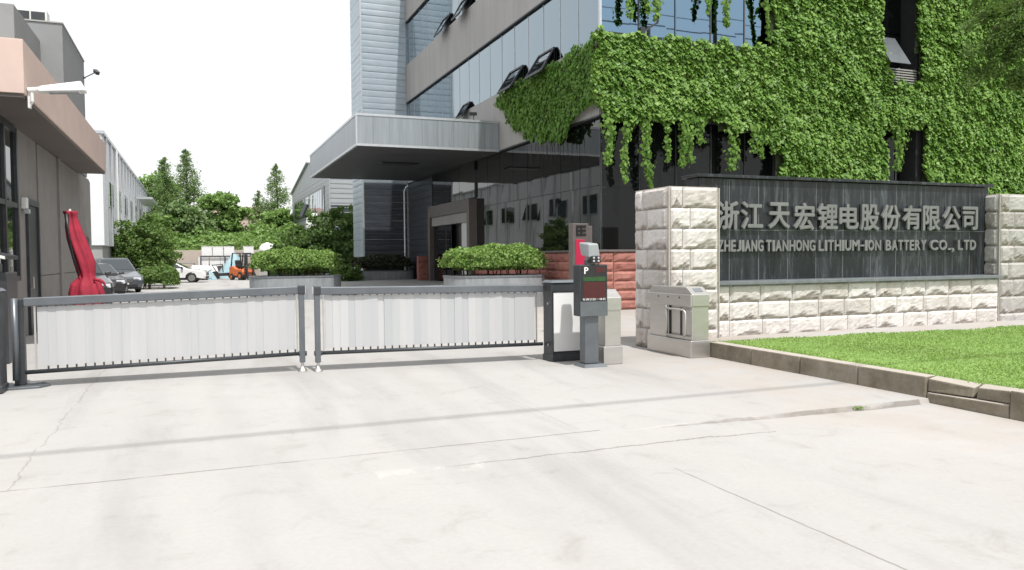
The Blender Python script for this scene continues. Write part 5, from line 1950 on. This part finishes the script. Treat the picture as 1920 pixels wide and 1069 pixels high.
def forklift():
    t = thing('forklift', 'orange forklift with a black overhead guard parked in the yard', 'forklift', (3.25, 62.5, 0), rz=math.radians(-62))
    # local: +x is forward (forks), origin on the ground
    b = MB()
    b.prism([(-1.05, .35), (-1.0, .98), (-.55, 1.05), (-.2, .86), (.75, .80), (.85, .62), (.8, .32), (-.9, .30)], 'y', -.52, .52)
    bd = b.build('body', M['orange'], t, local=True, bevel=.05, seg=3)
    c = MB()
    c.box(-1.075, -1.0, -.36, .36, .45, .72)
    c.build('counterweight_grille', M['black'], bd, local=True, bevel=.02)
    for y in (-.42, .42):
        MB().box(-1.06, -1.0, y - .07, y + .07, .78, .9).build('tail_light', M['red_cloth'], bd, local=True)
    u = MB()
    u.box(-.95, .8, -.5, .5, .18, .30)
    u.build('chassis', M['dark_metal'], t, local=True)
    for x, r in ((-.62, .24), (.55, .31)):
        for y in (-.5, .5):
            w = MB()
            w.tube([(x, y - .1, r), (x, y + .1, r)], r, 20)
            wo_ = w.build('wheel', M['rubber'], t, local=True, bevel=.02)
            k = MB()
            k.tube([(x, y - .115, r), (x, y + .115, r)], r * .5, 14)
            k.build('rim', M['orange'], wo_, local=True)
    g = MB()
    for y in (-.45, .45):
        g.bar((-.85, y, .98), (-.62, y, 2.02), .07, .07, up=(0, 1, 0))
        g.bar((.62, y, .8), (.42, y, 2.02), .07, .07, up=(0, 1, 0))
        g.bar((-.64, y, 2.02), (.44, y, 2.02), .07, .06)
    for i in range(6):
        x = -.6 + i * .2
        g.bar((x, -.45, 2.03), (x, .45, 2.03), .04, .04)
    g.build('overhead_guard', M['black'], t, local=True)
    s = MB()
    s.box(-.55, -.05, -.24, .24, .92, 1.06)
    s.hexa([(-.62, -.24, 1.0), (-.50, -.24, 1.0), (-.50, .24, 1.0), (-.62, .24, 1.0)], [(-.72, -.22, 1.5), (-.62, -.22, 1.5), (-.62, .22, 1.5), (-.72, .22, 1.5)])
    s.build('seat', M['black'], t, local=True, bevel=.03)
    w = MB()
    w.tube([(.42, 0, .85), (.22, 0, 1.3)], .03, 8)
    w.tube([(.22 + .17 * math.cos(a) * .35, .17 * math.sin(a), 1.3 + .17 * math.cos(a)) for a in [i * math.pi / 7 for i in range(15)]], .018, 6)
    w.build('steering_wheel', M['black'], t, local=True)
    m = MB()
    for y in (-.33, .33):
        m.box(.88, .98, y - .05, y + .05, .1, 2.0)
        m.box(1.0, 1.08, y * .75 - .04, y * .75 + .04, .1, 1.9)
    for z in (.5, 1.2, 1.95):
        m.box(.90, .97, -.28, .28, z - .04, z + .04)
    m.build('mast', M['dark_metal'], t, local=True)
    f = MB()
    for y in (-.25, .25):
        f.box(1.10, 1.15, y - .06, y + .06, .06, .65)
        f.box(1.15, 2.15, y - .06, y + .06, .06, .11)
    f.build('fork', M['dark_metal'], t, local=True)
forklift()

# ------------------------------------------------------------------ cars
def make_car(label, paint, kind='saloon', group='cars parked in the yard'):
    t = thing('parked_car', label, 'car', group=group)
    suv = kind == 'suv'
    L, W = (4.6, 1.85) if suv else (4.6, 1.80)
    hb = 1.02 if suv else .93
    H = 1.70 if suv else 1.45
    ax = (-1.35, 1.38)
    r = .35 if suv else .325
    # side profile with wheel arches; +x is the nose
    def arch(cx):
        R = r + .06
        return [(cx + R * math.cos(a), r + R * math.sin(a)) for a in [math.pi - i * math.pi / 10 for i in range(11)]]
    z0 = .24
    lower = [(-L / 2 + .05, z0 + .08)] + [p for p in arch(ax[0]) if p[1] > z0 - .01][::1] + [p for p in arch(ax[1]) if p[1] > z0 - .01] + [(L / 2 - .08, z0 + .02)]
    upper = [(L / 2, .42), (L / 2, .62), (L / 2 - .12, .78), (1.15, hb + .01), (.9, hb + .03), (-1.6, hb + .06), (-L / 2 + .1, hb + .02), (-L / 2, .75), (-L / 2, .42)]
    poly = lower + upper
    n = len(poly)
    # loft five sections across the width so the flanks are rounded
    secs = [(-W / 2, .965), (-W / 2 + .10, .995), (-W / 2 + .3, 1.0), (W / 2 - .3, 1.0), (W / 2 - .10, .995), (W / 2, .965)]
    vs, fs = [], []
    for y, s in secs:
        for x, z in poly:
            edge = abs(abs(y) - W / 2) < 1e-6
            zz = .5 + (z - .5) * (1 if z < .5 else (.94 if edge else 1.))
            bow = 1 - .035 * (abs(x) / (L / 2)) ** 4 * (1 if edge else 0)
            vs.append((x * s * bow, y, zz))
    for i in range(len(secs) - 1):
        for k in range(n):
            fs.append((i * n + k, i * n + (k + 1) % n, (i + 1) * n + (k + 1) % n, (i + 1) * n + k))
    fs.append(tuple(range(n)))
    fs.append(tuple((len(secs) - 1) * n + k for k in range(n - 1, -1, -1)))
    b = MB(); b.add(vs, fs)
    body = b.build('body', paint, t, local=True, bevel=.03, seg=2, smooth=False)
    # cabin
    xr0, xr1, xf1, xf0 = (-2.05, -1.7, .25, 1.05) if suv else (-1.85, -1.15, .2, 1.12)
    yb, yt = W / 2 - .07, W / 2 - .28
    zb = hb + .02
    B4 = [(xr0, -yb, zb), (xf0, -yb, zb), (xf0, yb, zb), (xr0, yb, zb)]
    T4 = [(xr1, -yt, H - .03), (xf1, -yt, H - .03), (xf1, yt, H - .03), (xr1, yt, H - .03)]
    c = MB(); c.hexa(B4, T4)
    c.hexa([(xr1 + .02, -yt + .02, H - .031), (xf1 - .02, -yt + .02, H - .031), (xf1 - .02, yt - .02, H - .031), (xr1 + .02, yt - .02, H - .031)],
           [(xr1 + .18, -yt + .15, H), (xf1 - .2, -yt + .15, H), (xf1 - .2, yt - .15, H), (xr1 + .18, yt - .15, H)])
    c.build('cabin', paint, t, local=True, bevel=.05, seg=3)
    def lerp(a, b_, f): return Vector(a).lerp(Vector(b_), f)
    def glass(nm, q, cuts=((.0, 1.),), mg=.07, mgv=.1):
        # q: bottom-left, bottom-right, top-right, top-left
        for u0, u1 in cuts:
            ua, ub = u0 + (u1 - u0) * mg, u1 - (u1 - u0) * mg
            bl, br = lerp(q[0], q[1], ua), lerp(q[0], q[1], ub)
            tl, tr_ = lerp(q[3], q[2], ua), lerp(q[3], q[2], ub)
            p = [lerp(bl, tl, mgv), lerp(br, tr_, mgv), lerp(br, tr_, 1 - mgv), lerp(bl, tl, 1 - mgv)]
            nn = (p[1] - p[0]).cross(p[3] - p[0]).normalized()
            m = MB()
            m.hexa([p[0] - nn * .01, p[1] - nn * .01, p[1] + nn * .014, p[0] + nn * .014], [p[3] - nn * .01, p[2] - nn * .01, p[2] + nn * .014, p[3] + nn * .014])
            m.build(nm, M['glass_car'], t, local=True)
    glass('windscreen', [B4[1], B4[2], T4[2], T4[1]], mg=.05)
    glass('rear_window', [B4[3], B4[0], T4[0], T4[3]], mg=.08)
    cuts = ((.02, .33), (.35, .66), (.68, .97)) if suv else ((.10, .46), (.48, .93))
    glass('side_window', [B4[0], B4[1], T4[1], T4[0]], cuts, mg=.03)
    glass('side_window', [B4[2], B4[3], T4[3], T4[2]], tuple((1 - b_, 1 - a) for a, b_ in cuts), mg=.03)
    for x in ax:
        for y in (-W / 2 + .10, W / 2 - .10):
            w = MB()
            w.tube([(x, y - .1, r), (x, y + .1, r)], r, 26)
            wh = w.build('wheel', M['rubber'], t, local=True, bevel=.025)
            sg = 1 if y > 0 else -1
            k = MB()
            k.tube([(x, y + sg * .06, r), (x, y + sg * .108, r)], r * .66, 20)
            for i in range(5):
                a = i * 2 * math.pi / 5
                k.bar((x, y + sg * .112, r), (x + math.cos(a) * r * .62, y + sg * .112, r + math.sin(a) * r * .62), .05, .02, up=(0, 1, 0))
            k.build('rim', M['chrome'], wh, local=True)
    for y in (-.62, .62):
        h = MB()
        h.hexa([(L / 2 - .10, y - .2, .60), (L / 2 + .005, y - .17, .60), (L / 2 + .005, y + .17, .60), (L / 2 - .10, y + .2, .60)],
               [(L / 2 - .28, y - .2, .74), (L / 2 - .09, y - .17, .75), (L / 2 - .09, y + .17, .75), (L / 2 - .28, y + .2, .74)])
        h.build('headlight', M['lamp_glass'], t, local=True, bevel=.015)
        MB().box(-L / 2 - .012, -L / 2 + .05, y - .2, y + .2, .68, .82).build('tail_light', M['red_cloth'], t, local=True, bevel=.01)
        sg = 1 if y > 0 else -1
        m = MB()
        m.hexa([(.70, sg * (W / 2 - .04), hb + .02), (.86, sg * (W / 2 - .04), hb + .02), (.86, sg * (W / 2 + .16), hb + .04), (.72, sg * (W / 2 + .16), hb + .04)],
               [(.70, sg * (W / 2 - .04), hb + .12), (.84, sg * (W / 2 - .04), hb + .12), (.82, sg * (W / 2 + .15), hb + .17), (.72, sg * (W / 2 + .15), hb + .17)])
        m.build('mirror', M['black'], t, local=True, bevel=.02)
    g = MB()
    g.box(L / 2 - .04, L / 2 + .012, -.42, .42, .50, .68)
    g.box(L / 2 - .04, L / 2 + .014, -.62, .62, .27, .40)
    g.build('grille', M['black'], t, local=True, bevel=.015)
    br = MB()
    for z in (.54, .59, .64):
        br.box(L / 2 + .013, L / 2 + .02, -.40, .40, z - .008, z + .008)
    br.build('grille_bar', M['chrome'], t, local=True)
    MB().box(L / 2 + .0145, L / 2 + .025, -.22, .22, .41, .49).build('number_plate', M['ac_white'], t, local=True)
    u = MB()
    u.box(-L / 2 + .15, L / 2 - .15, -W / 2 + .12, W / 2 - .12, .18, .32)
    u.build('underbody', M['black'], t, local=True)
    return t
def put_car(c, x, y, deg):
    c.location = (x, y, 0)
    c.rotation_euler = (0, 0, math.radians(deg))
put_car(make_car('black people carrier parked nearest, right beside the red parasol', M['car_black'], 'suv'), -4.26, 33.55, -74)
put_car(make_car('dark saloon parked between the black people carrier and the grey car', M['car_black'], 'saloon'), -4.19, 38.8, -74)
put_car(make_car('grey car showing its windscreen and bonnet beside the clipped roadside hedge', M['car_grey'], 'suv'), -3.88, 44.0, -74)
put_car(make_car('white saloon seen from the side behind the clipped hedge', M['car_white'], 'saloon'), -1.55, 58.9, -8)

def covered_pallet():
    t = thing('covered_pallet', 'low white sheeted pallet load behind the bonnet of the white saloon', 'pallet', (.75, 68, 0))
    m = MB()
    m.hexa([(-.5, 67.3, .14), (1.75, 67.3, .14), (1.75, 68.7, .14), (-.5, 68.7, .14)], [(-.35, 67.4, 1.12), (1.55, 67.4, 1.02), (1.55, 68.6, 1.02), (-.35, 68.6, 1.12)])
    m.build('sheet', M['white'], t, bevel=.12, seg=4, smooth=True)
    b = MB()
    for y in (67.4, 68.0, 68.6):
        b.box(-.5, 1.75, y - .06, y + .06, 0, .10)
    b.box(-.52, 1.77, 67.3, 68.7, .10, .135)
    b.build('pallet', M['trunk'], t)
covered_pallet()
def utility_cart():
    t = thing('utility_cart', 'low dark motor cart with a framed windscreen just left of the forklift', 'cart', (2.0, 65.5, 0))
    b = MB()
    b.prism([(1.1, .25), (1.15, .62), (1.5, .66), (1.62, .5), (2.55, .55), (2.9, .72), (3.0, .3)], 'y', 65.0, 66.0)
    b.build('body', M['car_black'], t, bevel=.04)
    f = MB()
    for y in (65.05, 65.95):
        f.bar((1.45, y, .62), (1.15, y, 1.12), .05, .05, up=(0, 1, 0)); f.bar((1.15, y, 1.12), (1.9, y, 1.18), .05, .05); f.bar((1.9, y, 1.18), (1.95, y, .55), .05, .05, up=(0, 1, 0))
    f.bar((1.15, 65.05, 1.12), (1.15, 65.95, 1.12), .05, .05); f.bar((1.9, 65.05, 1.18), (1.9, 65.95, 1.18), .05, .05)
    fr = f.build('cab_frame', M['black'], t)
    MB().hexa([(1.42, 65.1, .66), (1.42, 65.9, .66), (1.40, 65.9, .66), (1.40, 65.1, .66)], [(1.17, 65.1, 1.09), (1.17, 65.9, 1.09), (1.15, 65.9, 1.09), (1.15, 65.1, 1.09)]).build('windscreen', M['glass_pale'], fr)
    for x, y in ((1.4, 65.05), (1.4, 65.95), (2.6, 65.05), (2.6, 65.95)):
        MB().tube([(x, y - .08, .26), (x, y + .08, .26)], .26, 18).build('wheel', M['rubber'], t, bevel=.02)
utility_cart()

# ================================================================== PLANTS OF THE YARD
def yard_hedge():
    t = thing('clipped_hedge', 'low clipped roadside hedge between the grey car and the white saloon', 'hedge', (-2.0, 47.5, 0))
    C, T, N, S = box_hedge((-2.0, 47.5, .55), (1.0, 1.6, .62), 6500, .13)
    leaf_obj('foliage', C, T, N, S, M['shrub_leaf'], t)
    m = MB()
    for i in range(8):
        x, y = -2.0 + random.uniform(-.7, .7), 47.5 + random.uniform(-1.2, 1.2)
        m.tube([(x, y, 0), (x, y, .7)], [.03, .015], 5)
    m.build('stem', M['stem'], t)
yard_hedge()
make_tree('round_shrub', 'large round dark evergreen shrub beside the warehouse wall', 'shrub', (-2.95, 52, 0),
          [(-2.95, 52, 2.35, 1.75, 1.8, 1.45), (-2.8, 52, 3.1, 1.15, 1.2, 1.0), (-3.3, 51.7, 2.0, 1.4, 1.4, 1.1), (-2.3, 51.8, 1.9, 1.3, 1.3, 1.0)], 260, 42, .17, .38, M['shrub_leaf'], 1.3, .12, shell=.6, nlimb=9)
make_tree('evergreen_bush', 'tall dark evergreen bush against the siding tower', 'shrub', (8.2, 50, 0),
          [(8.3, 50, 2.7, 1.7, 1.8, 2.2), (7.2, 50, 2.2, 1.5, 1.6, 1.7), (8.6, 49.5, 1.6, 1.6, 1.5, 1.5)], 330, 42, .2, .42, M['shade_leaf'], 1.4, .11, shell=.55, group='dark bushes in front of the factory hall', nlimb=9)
make_tree('evergreen_bush', 'lower dark evergreen bush above the left planter hedge', 'shrub', (6.1, 51.5, 0),
          [(6.2, 51.5, 1.7, 1.5, 1.5, 1.5), (5.3, 52, 1.3, 1.1, 1.2, 1.1)], 230, 42, .2, .4, M['shade_leaf'], 1.0, .09, shell=.55, group='dark bushes in front of the factory hall', nlimb=7)
make_tree('low_bush', 'small olive bush at the foot of the siding tower', 'shrub', (7.0, 39.2, 0),
          [(6.95, 39.4, .75, .65, .7, .45)], 90, 36, .11, .2, M['shrub_leaf'], .4, .04, shell=.5, nlimb=5)

make_conifer('conifer_tree', 'pointed conifer, the shorter and left of the two behind the warehouse', (-2.85, 89, 3.2), 8.9, 2.7, M['conifer'], 130, 85, .32, group='pointed conifers behind the yard')
make_conifer('conifer_tree', 'tallest slender pointed conifer with a thin grey-green top', (-.8, 92, 3.6), 9.8, 2.7, M['conifer'], 140, 80, .32, group='pointed conifers behind the yard')
make_conifer('conifer_tree', 'pointed conifer standing beside the gabled hall roof', (10.1, 108, 3.6), 10.4, 3.2, M['conifer'], 130, 80, .34, group='pointed conifers behind the yard')
make_conifer('conifer_tree', 'smaller dark conifer left of the one beside the gabled hall', (7.9, 110, 3.6), 7.0, 2.0, M['conifer'], 90, 70, .32, group='pointed conifers behind the yard')
TG = 'leafy trees on the bank behind the yard'
make_tree('leafy_tree', 'light green tree rising behind the warehouse roof end', 'tree', (-4.0, 98, 3.6), [(-4.2, 98, 9.2, 2.4, 2, 1.9), (-3.2, 98, 7.2, 2.3, 2, 1.6)], 170, 40, .36, .65, M['broad'], 5, .2, TG)
make_tree('leafy_tree', 'broad layered green tree in the middle of the far bank, sky showing through', 'tree', (2.9, 88, 3.2), [(2.6, 88, 7.75, 1.9, 1.7, .75), (1.5, 88, 7.1, 1.1, 1.2, .6), (3.9, 88, 6.5, 1.5, 1.4, .8), (2.8, 88, 5.3, 1.8, 1.6, .7), (1.9, 88.5, 5.7, 1.0, 1.2, .6)], 210, 40, .30, .5, M['broad'], 3.6, .2, TG, shell=.35)
make_tree('leafy_tree', 'bushy green tree below the two tall conifers', 'tree', (-1.5, 86, 3.0), [(-1.9, 86, 5.6, 2.0, 1.8, 1.5), (-.3, 86, 5.2, 1.8, 1.7, 1.4), (.7, 86, 4.4, 1.3, 1.4, 1.0)], 230, 40, .32, .6, M['conifer'], 2.6, .18, TG)
make_tree('leafy_tree', 'rounded green tree in front of the conifer by the gabled hall', 'tree', (8.0, 98, 3.4), [(9.4, 98, 5.9, 1.7, 1.8, 1.6), (7.6, 98, 4.7, 1.4, 1.5, 1.1), (10.0, 98, 4.9, 1.6, 1.7, 1.3)], 230, 40, .36, .65, M['broad'], 3., .2, TG)
make_tree('leafy_tree', 'small low tree at the left end of the bank behind the round shrub', 'tree', (-4.3, 84, 2.5), [(-4.0, 84, 4.6, 1.8, 1.7, 1.3), (-3.0, 84, 3.7, 1.4, 1.4, .9)], 150, 40, .32, .55, M['broad'], 1.8, .14, TG)

# tree whose drooping branch enters the top right corner
def corner_tree():
    t = thing('feathery_tree', 'feathery green tree branch hanging into the upper right corner', 'tree', (20.7, 12.6, 0))
    m = MB()
    m.tube([(20.7, 12.6, 0), (20.65, 12.6, 4), (20.6, 12.6, 9), (20.6, 12.6, 13)], [.2, .17, .12, .05], 10)
    Cs, Ts, Ns, Ss = [], [], [], []
    tips = [((16.75, 12.9, 6.35), 6.6), ((16.9, 13.0, 7.0), 7.2), ((17.3, 13.0, 5.85), 6.2), ((17.6, 12.7, 6.2), 6.6), ((17.2, 13.2, 7.6), 8.0), ((17.9, 13.0, 5.5), 5.9), ((17.4, 12.5, 6.8), 7.2), ((17.2, 13.3, 8.4), 8.8), ((17.7, 12.8, 7.3), 7.5), ((17.0, 12.7, 6.7), 6.9), ((17.4, 12.9, 6.5), 6.8), ((18.2, 12.9, 6.8), 7.0), ((22.6, 11, 7), 7), ((23.5, 13, 8), 8), ((22.2, 14.8, 9), 8.6), ((20.3, 11.4, 9.4), 9)]
    for tp, zs in tips:
        st = Vector((20.6, 12.6, zs + .4)); en = Vector(tp)
        md = st.lerp(en, .5) + Vector((0, 0, .35))
        m.tube([st, md, en], [.05, .03, .008], 6)
        for q in range(10):
            f = .25 + .75 * random.random()
            p0 = (st.lerp(md, f * 2) if f < .5 else md.lerp(en, f * 2 - 1))
            d = Vector((random.uniform(-1, .6), random.uniform(-.8, .8), random.uniform(-.75, .1))) * .55
            k = 190
            u = rng.random((k, 1))
            P = np.array(p0)[None] + np.array(d)[None] * u + rng.normal(size=(k, 3)) * .085
            Cs.append(P); Ts.append(np.array(d)[None] + rng.normal(size=(k, 3)) * .35); Ns.append(rng.normal(size=(k, 3)) + np.array([0, -.3, .8])); Ss.append(.10 * (.6 + .8 * rng.random(k)))
    m.build('trunk', M['trunk'], t, smooth=True)
    leaf_obj('crown', np.concatenate(Cs), np.concatenate(Ts), np.concatenate(Ns), np.concatenate(Ss), M['shrub_leaf'], t, width=.32)
corner_tree()

# ================================================================== OVERHEAD CABLE (throws the thin shadow over the paving)
def cables():
    for dy, dz, lb in ((-.55, 15.3, 'thick black overhead cable, the lower of the pair crossing the road'), (-1.06, 16.3, 'thinner black overhead cable running just above its pair')):
        m = MB()
        pts = [(-60 + 150 * i / 40, dy, dz + 1.1 * (abs(i - 20) / 20) ** 2) for i in range(41)]
        m.tube(pts, .034 if dz < 16 else .022, 8)
        tag(m.build('overhead_cable', M['cable'], smooth=True), lb, 'cable', group='overhead cables across the road')
cables()
